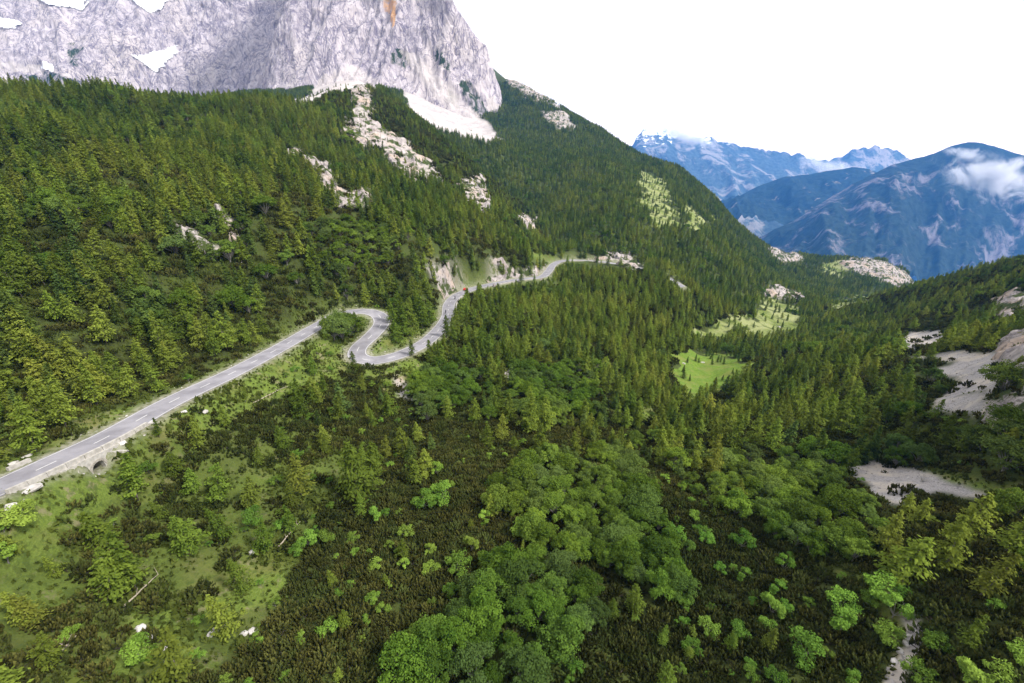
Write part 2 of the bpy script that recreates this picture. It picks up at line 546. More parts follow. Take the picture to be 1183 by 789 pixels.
# ------------------------------------------------------------------ land cover: outlines in the photo, thrown on the ground
POLY = {
    'gravel': [
        [(973, 541), (985, 535), (1010, 533), (1040, 541), (1075, 548), (1110, 558), (1142, 571), (1120, 578), (1085, 568), (1060, 568), (1048, 580), (1046, 587), (1028, 583), (1014, 572), (1000, 558)],
        [(1037, 405), (1044, 390), (1050, 384), (1083, 382), (1096, 386), (1093, 393), (1076, 398), (1062, 398), (1064, 403)],
        [(1042, 414), (1060, 411), (1090, 408), (1117, 406), (1152, 407), (1151, 419), (1152, 433), (1152, 450), (1112, 452), (1090, 467), (1080, 464), (1100, 446), (1110, 440), (1086, 434), (1083, 428), (1098, 423), (1105, 417), (1076, 413)],
        [(1112, 455), (1150, 452), (1135, 462), (1160, 466), (1150, 474), (1120, 478), (1076, 472), (1090, 462)],
        [(1120, 594), (1140, 596), (1143, 601), (1124, 600)],
    ],
    'rock': [
        [(1153, 396), (1190, 384), (1240, 380), (1240, 460), (1190, 452), (1162, 449), (1166, 430), (1150, 424), (1152, 412)],
        [(1136, 470), (1160, 462), (1190, 458), (1190, 505), (1165, 500), (1140, 488)],
        [(1145, 348), (1165, 342), (1195, 334), (1195, 364), (1165, 370), (1142, 364)],
        [(328, 177), (345, 174), (362, 185), (388, 190), (384, 213), (400, 220), (440, 226), (425, 236), (390, 240), (372, 232), (370, 206), (352, 195)],
        [(405, 100), (424, 98), (432, 140), (454, 158), (470, 160), (482, 183), (504, 188), (516, 215), (500, 212), (470, 206), (444, 180), (418, 165), (392, 146), (410, 140)],
        [(531, 207), (556, 204), (565, 226), (566, 246), (552, 246), (536, 226)],
        [(596, 252), (612, 248), (618, 266), (606, 270)],
        [(490, 306), (500, 304), (520, 316), (528, 330), (534, 336), (520, 344), (512, 350), (511, 332)],
        [(518, 308), (522, 308), (542, 331), (536, 334)],
        [(562, 301), (575, 301), (594, 312), (596, 318), (575, 312)],
        [(560, 322), (596, 316), (632, 309), (634, 316), (600, 320), (566, 327)],
        [(680, 297), (712, 296), (733, 299), (738, 308), (728, 313), (712, 302), (690, 300)],
        [(194, 258), (206, 258), (232, 274), (262, 290), (276, 286), (272, 300), (250, 300), (214, 278)],
        [(250, 246), (262, 244), (278, 272), (276, 290), (262, 268)],
        [(206, 134), (240, 138), (258, 143), (240, 143)],
        [(0, 150), (10, 158), (4, 168), (-10, 160)],
        [(80, 150), (112, 151), (116, 155), (84, 155)],
        [(455, 428), (464, 432), (472, 452), (478, 460), (466, 462), (458, 446)],
        [(576, 424), (596, 429), (596, 437), (582, 441)],
        [(968, 306), (990, 298), (1030, 303), (1058, 327), (1030, 330), (1000, 318)],
        [(885, 280), (910, 282), (930, 300), (905, 306), (890, 295)],
        [(590, 82), (640, 96), (650, 118), (610, 112), (590, 100)], [(625, 132), (650, 130), (662, 148), (640, 150)],
        [(880, 335), (900, 330), (930, 340), (922, 350), (905, 344), (884, 342)],
    ],
    'scree': [
        [(326, 122), (352, 111), (398, 70), (414, 70), (440, 103), (420, 101), (385, 107), (352, 121)], [(462, 100), (500, 106), (530, 118), (566, 144), (586, 167), (556, 163), (520, 152), (490, 142), (470, 126)],
        [(640, 118), (644, 118), (668, 152), (664, 153)],
    ],
    'grass': [
        [(-60, 600), (0, 582), (60, 558), (130, 548), (142, 572), (110, 600), (60, 640), (-60, 668)],
        [(270, 650), (300, 632), (326, 632), (330, 690), (296, 704), (246, 724), (236, 722), (262, 690)],
        [(140, 736), (158, 712), (200, 702), (216, 716), (232, 740), (196, 770), (150, 789), (120, 789)],
        [(0, 500), (60, 490), (150, 470), (170, 480), (60, 522), (0, 556)],
        [(180, 486), (260, 445), (320, 420), (364, 392), (404, 398), (412, 424), (300, 470), (240, 500), (180, 505)],
        [(420, 425), (470, 415), (500, 405), (480, 440), (462, 470), (440, 450)],
        [(456, 376), (490, 372), (500, 380), (480, 394), (448, 405), (424, 408), (432, 398), (446, 384)],
        [(1060, 545), (1100, 545), (1160, 560), (1190, 555), (1190, 575), (1140, 572), (1100, 558)],
        [(735, 466), (760, 468), (762, 486), (738, 486)],
        [(960, 660), (1020, 660), (1060, 700), (1062, 760), (1040, 789), (1020, 789), (1034, 740), (1010, 700)],
        [(600, 288), (645, 296), (640, 304), (632, 312), (628, 306)],
    ],
    'meadow': [  # grass in a gap of sun; that brightness is painted into its colour
        [(780, 412), (800, 404), (824, 412), (844, 409), (850, 416), (880, 414), (874, 428), (850, 447), (832, 456), (800, 466), (786, 458), (774, 430)],
        [(796, 392), (810, 386), (826, 382), (812, 396)],
    ],
    'pale': [  # stony grass and sunlit patches, the sunlight painted as lighter ground
        [(796, 384), (841, 366), (874, 366), (876, 343), (891, 337), (906, 345), (924, 360), (922, 383), (915, 392), (880, 392), (854, 383), (832, 397), (800, 396)],
        [(740, 195), (765, 205), (790, 260), (760, 262), (738, 225)], [(790, 232), (820, 260), (800, 270)],  # sunlit patches on the shoulder, painted as pale ground
        [(985, 298), (1010, 304), (1000, 314), (960, 318), (935, 312)],
        [(950, 345), (1000, 342), (1010, 350), (960, 360)],
    ],
    'path': [
        [(1043, 698), (1054, 696), (1066, 728), (1069, 746), (1060, 763), (1048, 778), (1040, 810), (1016, 810), (1024, 774), (1038, 756), (1048, 744)],
        [(1038, 668), (1044, 666), (1052, 696), (1047, 698)],
    ],
}


def cover(u, v, names, P=None, jit=5.0):
    """0/1 masks of the named covers at photo positions (u, v)"""
    if P is not None and jit:
        D = np.hypot(P[:, 0], P[:, 1])
        f = 26.0 / np.maximum(D, 20)
        # ragged outlines: two octaves of world-space noise
        w = np.maximum(D * .035, 1.2)
        lw = 2.0 ** np.round(np.log2(w))
        u = u + jit * (noise2(P[:, 0] / lw, P[:, 1] / lw, 21) + .6 * noise2(P[:, 0] / lw * 2.7, P[:, 1] / lw * 2.7, 22))
        v = v + jit * .7 * (noise2(P[:, 0] / lw, P[:, 1] / lw, 23) + .6 * noise2(P[:, 0] / lw * 2.7, P[:, 1] / lw * 2.7, 24))
    out = {}
    for nme in names:
        m = np.zeros(u.shape, bool)
        for poly in POLY[nme]:
            m |= in_poly(u, v, poly)
        out[nme] = m
    return out


u_, v_, d_ = project(PX)
front = (PX[:, 1] > 0)
cov = cover(u_, v_, [k for k in POLY if k not in ('meadow', 'pale')], PX, 4.0)
cov.update(cover(u_, v_, ['meadow', 'pale'], PX, 13.0))
for k in cov:
    cov[k] = (cov[k] & front).astype(np.float32)
# rocks stand out of the slope a little
bump = (cov['rock']).reshape(NAZ, NR)
for _ in range(3):
    bump[1:-1, 1:-1] = (bump[:-2, 1:-1] + bump[2:, 1:-1] + bump[1:-1, :-2] + bump[1:-1, 2:] + bump[1:-1, 1:-1] * 2) / 6
wl = np.maximum(Rg * .02, 2.0)
lw = 2.0 ** np.round(np.log2(wl))
rel_ = .5 + .5 * fbm(Xg / lw / 1.6, Yg / lw / 1.6, 31, 4, .6)
far_road = smooth(6, 14, rd).reshape(NAZ, NR)
Zg += bump * lw * (rel_ - .25) * .55 * far_road
PX[:, 2] = Zg.ravel()

opn = in_poly(u_ + 6 * noise2(PX[:, 0] / 9, PX[:, 1] / 9, 43), v_ + 5 * noise2(PX[:, 0] / 9, PX[:, 1] / 9, 44), [(-300, 610), (0, 575), (130, 520), (260, 452), (370, 386), (400, 408), (430, 426), (484, 426), (474, 470), (430, 520), (400, 560), (350, 620), (335, 700), (220, 800), (-300, 900)]) & front
opn = opn * (.55 + .35 * fbm(PX[:, 0] / 7, PX[:, 1] / 7, 45, 3))
verge = smooth(10, 4, rd + 2.5 * fbm(PX[:, 0] / 5, PX[:, 1] / 5, 41, 3))
shoulder = smooth(5.6, 3.6, rd + .8 * fbm(PX[:, 0] / 2, PX[:, 1] / 2, 42, 2))
colA = np.stack([np.maximum(cov['gravel'], cov['path']), cov['rock'], np.maximum(np.maximum(cov['grass'], verge * .75), opn), cov['meadow']], 1)
colB = np.stack([cov['scree'], shoulder, cov['pale'], np.zeros(len(PX))], 1)


def blur_cols(c):
    c = c.reshape(NAZ, NR, 4).copy()
    c[1:-1, 1:-1] = (c[1:-1, 1:-1] * 2 + c[:-2, 1:-1] + c[2:, 1:-1] + c[1:-1, :-2] + c[1:-1, 2:]) / 6
    return c.reshape(-1, 4)


colA, colB = blur_cols(blur_cols(colA)), blur_cols(blur_cols(colB))

# ------------------------------------------------------------------ ground material
gm, nt, out = mat('alpine_ground')
aA = N(nt, 'ShaderNodeAttribute', attribute_name='coverA')
aB = N(nt, 'ShaderNodeAttribute', attribute_name='coverB')
sA = N(nt, 'ShaderNodeSeparateColor', {0: aA.outputs['Color']})
sB = N(nt, 'ShaderNodeSeparateColor', {0: aB.outputs['Color']})
n1 = noise_n(nt, .9, 6, .65)
n2 = noise_n(nt, .12, 5, .6)
n3 = noise_n(nt, 4.5, 4, .7)
n4 = noise_n(nt, .035, 5, .6)
litter = mixc(nt, ramp(nt, n1, .35, .65), (.028, .034, .011), (.055, .070, .018))
litter = mixc(nt, ramp(nt, n2, .42, .62), litter, (.055, .075, .018))
grass = mixc(nt, ramp(nt, n3, .3, .7), (.085, .128, .020), (.145, .195, .038))
grass = mixc(nt, ramp(nt, n2, .45, .7), grass, (.135, .135, .045))
grass = mixc(nt, ramp(nt, n1, .50, .66), grass, (.065, .088, .018))
grass = mixc(nt, math_(nt, 'MULTIPLY', ramp(nt, noise_n(nt, .33, 6, .7), .55, .66), .75), grass, (.20, .175, .105))
grass = mixc(nt, math_(nt, 'MULTIPLY', ramp(nt, noise_n(nt, .55, 5, .65, None, .6), .52, .62), .7), grass, (.055, .085, .018))
meadow = mixc(nt, ramp(nt, n1, .35, .65), (.085, .150, .018), (.135, .205, .030))  # bright grass, the sun falling on it included in the colour
meadow = mixc(nt, ramp(nt, n2, .45, .62), meadow, (.15, .185, .04))
meadow = mixc(nt, ramp(nt, n3, .62, .75), meadow, (.10, .15, .025))
pale = mixc(nt, ramp(nt, n4, .4, .6), (.13, .17, .035), (.24, .26, .11))  # stony grass tone, lightened to stand in for patches of sunlight
pale = mixc(nt, ramp(nt, n2, .50, .64), pale, (.085, .11, .03))
pale = mixc(nt, ramp(nt, n1, .60, .68), pale, (.36, .34, .28))
gravel = mixc(nt, ramp(nt, n3, .3, .7), (.24, .225, .225), (.46, .435, .425))
gravel = mixc(nt, ramp(nt, n2, .45, .62), gravel, (.47, .42, .365))
gravel = mixc(nt, ramp(nt, n1, .58, .68), gravel, (.19, .178, .178))
gravel = mixc(nt, ramp(nt, noise_n(nt, .2, 6, .7, None, 1.0), .56, .66), gravel, (.22, .21, .21))
rock = mixc(nt, ramp(nt, n1, .3, .7), (.24, .215, .20), (.47, .44, .42))
rock = mixc(nt, ramp(nt, n2, .5, .7), rock, (.38, .31, .255))
rock = mixc(nt, math_(nt, 'MULTIPLY', ramp(nt, noise_n(nt, .09, 6, .65, None, 1.0), .52, .64), .6), rock, (.19, .165, .155))
rock = mixc(nt, ramp(nt, noise_n(nt, .16, 6, .65), .55, .60), rock, (.045, .055, .02))
scree = mixc(nt, ramp(nt, n4, .3, .7), (.37, .34, .34), (.50, .46, .45))
scree = mixc(nt, math_(nt, 'MULTIPLY', ramp(nt, n2, .52, .66), .6), scree, (.27, .25, .25))
shoul = mixc(nt, ramp(nt, n1, .4, .6), (.33, .31, .27), (.16, .16, .10))
c = mixc(nt, sA.outputs[2], litter, grass)
soft_ = math_(nt, 'ADD', math_(nt, 'MULTIPLY', noise_n(nt, .11, 6, .7), 1.6), -.8)
c = mixc(nt, ramp(nt, math_(nt, 'ADD', sB.outputs[2], soft_), .35, .75), c, pale)
c = mixc(nt, ramp(nt, math_(nt, 'ADD', aA.outputs['Alpha'], soft_), .3, .7), c, meadow)
brk = ramp(nt, noise_n(nt, .22, 6, .68), .36, .50)
c = mixc(nt, math_(nt, 'MULTIPLY', sA.outputs[1], brk), c, rock)
c = mixc(nt, sA.outputs[0], c, gravel)
c = mixc(nt, sB.outputs[0], c, scree)
c = mixc(nt, math_(nt, 'MULTIPLY', sB.outputs[1], .8), c, shoul)
bs = N(nt, 'ShaderNodeBsdfPrincipled', {'Roughness': .95, 'Specular IOR Level': .1, 'Base Color': c})
hh = math_(nt, 'ADD', math_(nt, 'MULTIPLY', n1, .6), math_(nt, 'MULTIPLY', n3, .25))
bn = N(nt, 'ShaderNodeBump', {'Strength': .7, 'Distance': .7, 'Height': hh})
nt.links.new(bn.outputs[0], bs.inputs['Normal'])
nt.links.new(bs.outputs[0], out.inputs[0])

# ground mesh with a centre fan closed by one vertex
me_v = np.vstack([PX, [[0, 0, float(Zg[:, 0].mean())]]])
quads = grid_faces(NAZ, NR, True)[:, ::-1]
ci = len(me_v) - 1
fan = np.stack([np.full(NAZ, ci), np.roll(np.arange(NAZ), -1) * NR, np.arange(NAZ) * NR], 1)[:, ::-1]
gme = mesh_np('ground', me_v, [quads, fan], [gm], True)
for nme, c_ in (('coverA', colA), ('coverB', colB)):
    at = gme.attributes.new(nme, 'FLOAT_COLOR', 'POINT')
    at.data.foreach_set('color', np.vstack([c_, [[0, 0, 0, 0]]]).astype(np.float32).ravel())
ground_o = tag(obj('ground', gme), kind='structure')


# ------------------------------------------------------------------ road
def ribbon(line, off0, off1, dz, n_across=2):
    L = np.asarray(line)
    t = np.gradient(L, axis=0)
    nn = np.stack([t[:, 1], -t[:, 0]], 1)
    nn /= np.linalg.norm(nn, axis=1)[:, None]
    V = []
    for o in np.linspace(off0, off1, n_across):
        q = L.copy()
        q[:, :2] += nn * o
        q[:, 2] += dz
        V.append(q)
    V = np.stack(V, 1).reshape(-1, 3)
    f = grid_faces(len(L), n_across)
    return V, f[:, ::-1]


asph = simple_mat('asphalt', (.175, .17, .19), (.275, .268, .295), .22, .85, 0, spec=.25, detail=8)
white = simple_mat('road_paint', (.62, .62, .62), (.45, .45, .45), 2.0, .7)
HW = 3.1
Vt, ft = ribbon(ROAD, -HW, HW, 0.03, 5)
# an asphalt slab: top sheet with edges 25 cm deep
nb = 5
nL = len(ROAD)
low = Vt.reshape(nL, nb, 3)[:, [0, nb - 1]].copy()
low[:, :, 2] -= .3
Vs = np.vstack([Vt, low.reshape(-1, 3)])
i = np.arange(nL - 1)
b0 = nL * nb
sideL = np.stack([i * nb, (i + 1) * nb, b0 + (i + 1) * 2, b0 + i * 2], 1)
sideR = np.stack([i * nb + nb - 1, b0 + i * 2 + 1, b0 + (i + 1) * 2 + 1, (i + 1) * nb + nb - 1], 1)
road_o = tag(obj('road', mesh_np('road', Vs, [ft, sideL, sideR], [asph])), kind='structure')
for nme, o0 in (('edge_line', HW - .32), ('edge_line', -HW + .2)):
    V, f = ribbon(ROAD, o0, o0 + .14, .036)
    obj(nme, mesh_np(nme, V, f, [white]), road_o)
segs_v, segs_f, b = [], [], 0
for k in range(4, nL - 6, 9):
    if 232 < k < 300 and False:
        continue
    V, f = ribbon(ROAD[k:k + 4], -.09, .09, .036)
    segs_v.append(V)
    segs_f.append(f + b)
    b += len(V)
obj('centre_line', mesh_np('centre_line', np.vstack(segs_v), np.vstack(segs_f), [white]), road_o)

# ------------------------------------------------------------------ limestone mountain
rm, nt, out = mat('limestone')
geo = N(nt, 'ShaderNodeNewGeometry')
mp = N(nt, 'ShaderNodeMapping', {'Vector': geo.outputs['Position'], 'Scale': (1, 1, .42), 'Rotation': (0, .25, 0)})
warpn = N(nt, 'ShaderNodeTexNoise', {'Scale': .012, 'Detail': 4, 'Vector': mp.outputs[0]})
wv = N(nt, 'ShaderNodeVectorMath', {0: warpn.outputs['Color'], 'Scale': 45.0}, operation='SCALE')
pv = N(nt, 'ShaderNodeVectorMath', {0: mp.outputs[0], 1: wv.outputs[0]}, operation='ADD')
na_ = noise_n(nt, .05, 8, .72, pv.outputs[0], .6)
nb_ = noise_n(nt, .006, 4, .6)


def crack(scale, rot, stretch, width, dist=1.2, detail=4):
    """thin wandering dark joints: the zero line of a stretched noise"""
    m_ = N(nt, 'ShaderNodeMapping', {'Vector': geo.outputs['Position'], 'Scale': (1, 1, stretch), 'Rotation': rot})
    n_ = noise_n(nt, scale, detail, .62, m_.outputs[0], dist)
    return ramp(nt, math_(nt, 'ABSOLUTE', math_(nt, 'SUBTRACT', n_, .5)), width, 0.0)


k1 = crack(.012, (0, .55, 0), .30, .022)
k2 = crack(.024, (0, -.55, .3), .32, .032)
k3 = crack(.050, (0, .75, .1), .30, .042)
k4 = crack(.095, (0, .35, .5), .32, .06)
nc_ = noise_n(nt, .16, 5, .7, mp.outputs[0])
c = mixc(nt, ramp(nt, na_, .32, .66), (.30, .27, .305), (.58, .535, .57))
c = mixc(nt, ramp(nt, nb_, .45, .65), c, (.55, .50, .505))
gate = ramp(nt, noise_n(nt, .009, 4, .6), .38, .58)
for kk, w_ in ((k1, .72), (k2, .66), (k3, .55), (k4, .42)):
    c = mixc(nt, math_(nt, 'MULTIPLY', math_(nt, 'MULTIPLY', kk, w_), gate if w_ < .6 else 1.0), c, (.125, .11, .165))
c = mixc(nt, math_(nt, 'MULTIPLY', ramp(nt, nc_, .58, .72), .45), c, (.21, .19, .235))
att = N(nt, 'ShaderNodeAttribute', attribute_name='cover')
sp_ = N(nt, 'ShaderNodeSeparateColor', {0: att.outputs['Color']})
c = mixc(nt, math_(nt, 'MULTIPLY', sp_.outputs[1], ramp(nt, na_, .40, .55)), c, (.03, .05, .022))      # dwarf shrubs on ledges
c = mixc(nt, math_(nt, 'MULTIPLY', sp_.outputs[2], ramp(nt, na_, .30, .55)), c, (.52, .30, .14))       # orange stain
c = mixc(nt, math_(nt, 'MULTIPLY', sp_.outputs[0], math_(nt, 'MULTIPLY', ramp(nt, na_, .30, .50), .75)), c, (.56, .515, .505))      # rubble bands
b = N(nt, 'ShaderNodeBsdfPrincipled', {'Roughness': .95, 'Specular IOR Level': .1, 'Base Color': c})
hgt = math_(nt, 'SUBTRACT', na_, math_(nt, 'MULTIPLY', k2, .12))
hgt = math_(nt, 'SUBTRACT', hgt, math_(nt, 'MULTIPLY', k1, .15))
hgt = math_(nt, 'ADD', hgt, math_(nt, 'MULTIPLY', nc_, .3))
bn = N(nt, 'ShaderNodeBump', {'Strength': .8, 'Distance': 9.0, 'Height': hgt})
nt.links.new(bn.outputs[0], b.inputs['Normal'])
nt.links.new(b.outputs[0], out.inputs[0])

FOOT = [(-3200, 900), (-2300, 1480), (-1500, 1760), (-1050, 1760), (-830, 1640), (-740, 1500), (-600, 1440), (-450, 1405), (-285, 1382), (-165, 1388), (-92, 1440), (-76, 1570), (-170, 1800), (-420, 2300), (-950, 2900)]
F3 = catmull([(x, y, 0) for x, y in FOOT], 4.0)
NS, NT = len(F3), 300
tt = np.linspace(-.16, 1, NT)
tan = np.gradient(F3, axis=0)
k_ = np.ones(61) / 61
tan = np.stack([np.convolve(np.pad(tan[:, q], 30, 'edge'), k_, 'valid') for q in range(3)], 1)
nrm = np.stack([-tan[:, 1], tan[:, 0]], 1)
nrm /= np.linalg.norm(nrm, axis=1)[:, None]             # into the mountain
S_ = np.arange(NS)[:, None] * 4.0 + 0 * tt[None]
T_ = tt[None] + 0 * S_
HGT = 820.0
cliff = F3[:, 0] > -790
setb = np.where(cliff[:, None], .64, .74) * HGT * np.sign(T_) * np.abs(T_) ** .8
Zm = 40 + HGT * np.sign(T_) * np.abs(T_) ** .8
foot_flare = np.clip(-T_ / .16, 0, 1)
setb -= foot_flare * 110                                # rubble apron at the foot
bx = F3[:, 0][:, None] + nrm[:, 0][:, None] * setb
by = F3[:, 1][:, None] + nrm[:, 1][:, None] * setb


def ridged(x, y, z, s):
    return 1 - 2 * np.abs(noise3(x, y, z, s))


dis = np.zeros_like(bx)
lean = .35
for wl, amp, s in ((420, 78, 51), (190, 46, 52), (88, 17, 53), (42, 9, 54), (20, 5, 55), (9.5, 2.6, 56)):
    vz = wl * (7.0 if wl > 150 else 3.0)
    sx = S_ + lean * Zm * (1 if s % 2 else -.6)
    dis += amp * ridged(sx / wl, Zm / vz + 3.1 * s, by * 0 + s * 1.37, s)
grow = np.clip((T_ + .12) / .14, .05, 1)
bx = bx - nrm[:, 0][:, None] * dis * grow
by = by - nrm[:, 1][:, None] * dis * grow
# crown of the mountain: uneven skyline
top = smooth(.8, 1, T_)
Zm = Zm + top * 60 * noise2(S_ / 120, S_ * 0, 61) + top * 20 * noise2(S_ / 35, S_ * 0, 62) + 6 * noise2(S_ / 26, Zm / 18, 63)
MP = np.stack([bx.ravel(), by.ravel(), Zm.ravel()], 1)
mu, mv, md = project(MP)
mj = 5 * noise2(MP[:, 0] / 30, MP[:, 2] / 30, 64) + 3 * noise2(MP[:, 0] / 11, MP[:, 2] / 11, 65)
SHRUB = [[(455, 55), (475, 62), (470, 80), (452, 74)], [(528, 90), (545, 95), (560, 120), (572, 140), (578, 158), (560, 150), (545, 125), (530, 108)], [(504, 55), (514, 62), (516, 80), (506, 74)], [(78, 55), (94, 52), (92, 78), (80, 74)], [(30, 88), (60, 84), (110, 100), (60, 112), (30, 106)], [(510, 98), (532, 112), (534, 128), (516, 116)]]
STAIN = [[(441, -10), (452, -10), (456, 14), (456, 34), (448, 22)]]
RUBBLE = [[(462, 58), (480, 62), (530, 110), (560, 138), (590, 166), (572, 168), (540, 146), (500, 112)], [(397, 76), (412, 76), (446, 100), (470, 118), (330, 124), (352, 106)], [(560, 108), (572, 112), (580, 140), (568, 134)], [(0, 70), (60, 78), (64, 84), (0, 82)]]
shr = np.zeros(len(MP), bool)
stn = shr.copy()
rub = shr.copy()
for L_, P_ in ((shr, SHRUB), (stn, STAIN), (rub, RUBBLE)):
    for poly in P_:
        L_ |= in_poly(mu + mj, mv + mj * .7, poly)
mf = grid_faces(NS, NT)
# flat roof cap behind the skyline
capv = []
mme = mesh_np('rock_mountain', MP, mf, [rm], True)
at = mme.attributes.new('cover', 'FLOAT_COLOR', 'POINT')
at.data.foreach_set('color', np.stack([rub, shr, stn, shr * 0], 1).astype(np.float32).ravel())
mountain = tag(obj('mountain', mme), kind='structure')
# snow lying in the gullies: thin sheets lifted off the rock
snow_m = simple_mat('old_snow', (.76, .77, .80), (.58, .59, .64), .06, .7)
SNOW = [[(150, 62), (160, 66), (178, 62), (208, 54), (207, 60), (196, 70), (180, 84), (170, 76)], [(146, -6), (150, -26), (168, -44), (186, -30), (198, -8), (190, 8), (178, 18), (165, 10)], [(36, -6), (44, -24), (62, -20), (80, -36), (100, -22), (104, -6), (98, 14), (88, 10), (60, 8)],
        [(52, 72), (64, 76), (62, 84), (50, 80)], [(0, 20), (26, 26), (20, 34), (0, 32)]]
fc = MP[mf].mean(1)
fu, fv, _ = project(fc)
fj = 2.6 * noise2(fc[:, 0] / 24, fc[:, 2] / 24, 66) + 1.6 * noise2(fc[:, 0] / 9, fc[:, 2] / 9, 67)
nm3 = np.cross(MP[mf[:, 1]] - MP[mf[:, 0]], MP[mf[:, 2]] - MP[mf[:, 0]])
for poly in SNOW:
    sel = in_poly(fu + fj, fv + fj * .6, poly)
    if sel.sum() < 10:
        continue
    ff = mf[sel]
    ids, inv = np.unique(ff, return_inverse=True)
    V = MP[ids].copy()
    V += np.array([0, -1, .45]) * 4.0
    obj('snow_patch', mesh_np('snow_patch', V, inv.reshape(-1, 4), [snow_m], True), mountain)


# ------------------------------------------------------------------ far ridges
def ridge(name, sky, front_run, z_low, back_run, m, amp, seed, nu=420, nv=150, step_noise=0.0):
    """a mountain ridge: skyline given as (u, v, depth), a front slope running towards the camera and a back slope"""
    K = np.array([ray(u, v) * D for u, v, D in sky])
    L = catmull(K, np.linalg.norm(np.diff(K, axis=0), axis=1).sum() / nu)
    n_ = len(L)
    t = np.concatenate([np.linspace(-1, 0, nv, endpoint=False), np.linspace(0, 1, nv // 3)])
    s = np.linspace(0, 1, n_)
    h = np.hypot(L[:, 0], L[:, 1])
    out_d = L[:, :2] / h[:, None]
    run = np.where(t < 0, t * front_run, t * back_run)
    Xr = L[:, 0][:, None] + out_d[:, 0][:, None] * run
    Yr = L[:, 1][:, None] + out_d[:, 1][:, None] * run
    drop = np.abs(t) ** .92
    Zr = L[:, 2][:, None] * (1 - drop) + z_low * drop
    sc = front_run
    lat = s[:, None] * np.linalg.norm(np.diff(L, axis=0), axis=1).sum() + 0 * t
    rn = np.zeros_like(Zr)
    for k, (w, a) in enumerate(((.42, 1.0), (.2, .55), (.09, .3), (.045, .16), (.02, .08))):
        rn += a * (1 - 2 * np.abs(noise2((lat + .25 * run) / (w * sc), run / (w * sc * 2.2), seed + k)))
    edge = .18 + .82 * smooth(0, .25, np.abs(t))[None]
    Zr = Zr + amp * (rn - .2) * edge
    Zr = Zr + (1 - smooth(0, .1, np.abs(t)))[None] * step_noise * (fbm(lat / 110, lat * 0, seed + 9, 4))
    P = np.stack([Xr.ravel(), Yr.ravel(), Zr.ravel()], 1)
    me = mesh_np(name, P, grid_faces(n_, len(t)), [m], True)
    return tag(obj(name, me), kind='structure')


def far_mat(name, wood, rockc, snow=0.0, rock_lo=.56, rock_hi=.66, sc=.004):
    m, nt, out = mat(name)
    g = N(nt, 'ShaderNodeNewGeometry')
    mp = N(nt, 'ShaderNodeMapping', {'Vector': g.outputs['Position'], 'Scale': (1, 1, .5), 'Rotation': (.3, .5, .4)})
    a = noise_n(nt, sc, 8, .68, mp.outputs[0], .8)
    b_ = noise_n(nt, sc * 6, 6, .7, mp.outputs[0])
    e_ = noise_n(nt, sc * .25, 3, .5)
    c = mixc(nt, ramp(nt, b_, .35, .65), wood, [x * 1.9 for x in wood])
    f = math_(nt, 'ADD', a, math_(nt, 'MULTIPLY', math_(nt, 'SUBTRACT', e_, .5), .35))
    c = mixc(nt, math_(nt, 'MULTIPLY', ramp(nt, f, rock_lo, rock_hi), ramp(nt, b_, .3, .5)), c, rockc)
    if snow:
        z = N(nt, 'ShaderNodeSeparateXYZ', {0: g.outputs['Position']}).outputs[2]
        s = math_(nt, 'ADD', math_(nt, 'MULTIPLY', noise_n(nt, sc * 4, 6, .65), 1.0), math_(nt, 'MULTIPLY', z, snow))
        c = mixc(nt, ramp(nt, s, .68, .72), c, (.85, .87, .9))
    bs = N(nt, 'ShaderNodeBsdfPrincipled', {'Roughness': .95, 'Specular IOR Level': .05, 'Base Color': c})
    bn = N(nt, 'ShaderNodeBump', {'Strength': .8, 'Distance': .05 / sc, 'Height': math_(nt, 'ADD', a, math_(nt, 'MULTIPLY', b_, .3))})
    nt.links.new(bn.outputs[0], bs.inputs['Normal'])
    nt.links.new(bs.outputs[0], out.inputs[0])
    return m


ridge('far_mountain', [(560, 250, 4700), (700, 245, 4700), (830, 300, 4650), (880, 272, 4600), (930, 247, 4500), (985, 214, 4400), (1040, 189, 4300), (1078, 178, 4250), (1115, 166, 4200), (1150, 171, 4200), (1190, 182, 4200), (1300, 205, 4200), (1500, 230, 4200)],
      1950, -950, 900, far_mat('mountain_wood_and_rock', (.016, .026, .022), (.19, .175, .19), 0, .52, .66), 95, 71, 520, 170)
ridge('hill', [(600, 300, 5600), (780, 270, 5600), (835, 240, 5500), (880, 212, 5500), (935, 201, 5400), (985, 194, 5300), (1010, 198, 5300), (1080, 220, 5300), (1300, 260, 5300)],
      1300, -700, 900, far_mat('wooded_hill', (.016, .028, .028), (.22, .20, .18), 0, .62, .70), 60, 81, 400, 120)
ridge('distant_mountains', [(560, 190, 8200), (680, 176, 8200), (728, 168, 8200), (742, 152, 8200), (765, 146, 8200), (790, 158, 8200), (830, 162, 8200), (870, 171, 8200), (900, 176, 8200), (940, 182, 8200), (965, 180, 8200), (990, 171, 8200), (1015, 169, 8200), (1040, 176, 8200), (1075, 196, 8200), (1300, 215, 8200)],
      4200, -1900, 1500, far_mat('far_rock', (.05, .075, .085), (.30, .29, .29), .0009, .48, .60, .0026), 120, 91, 520, 150, 70)

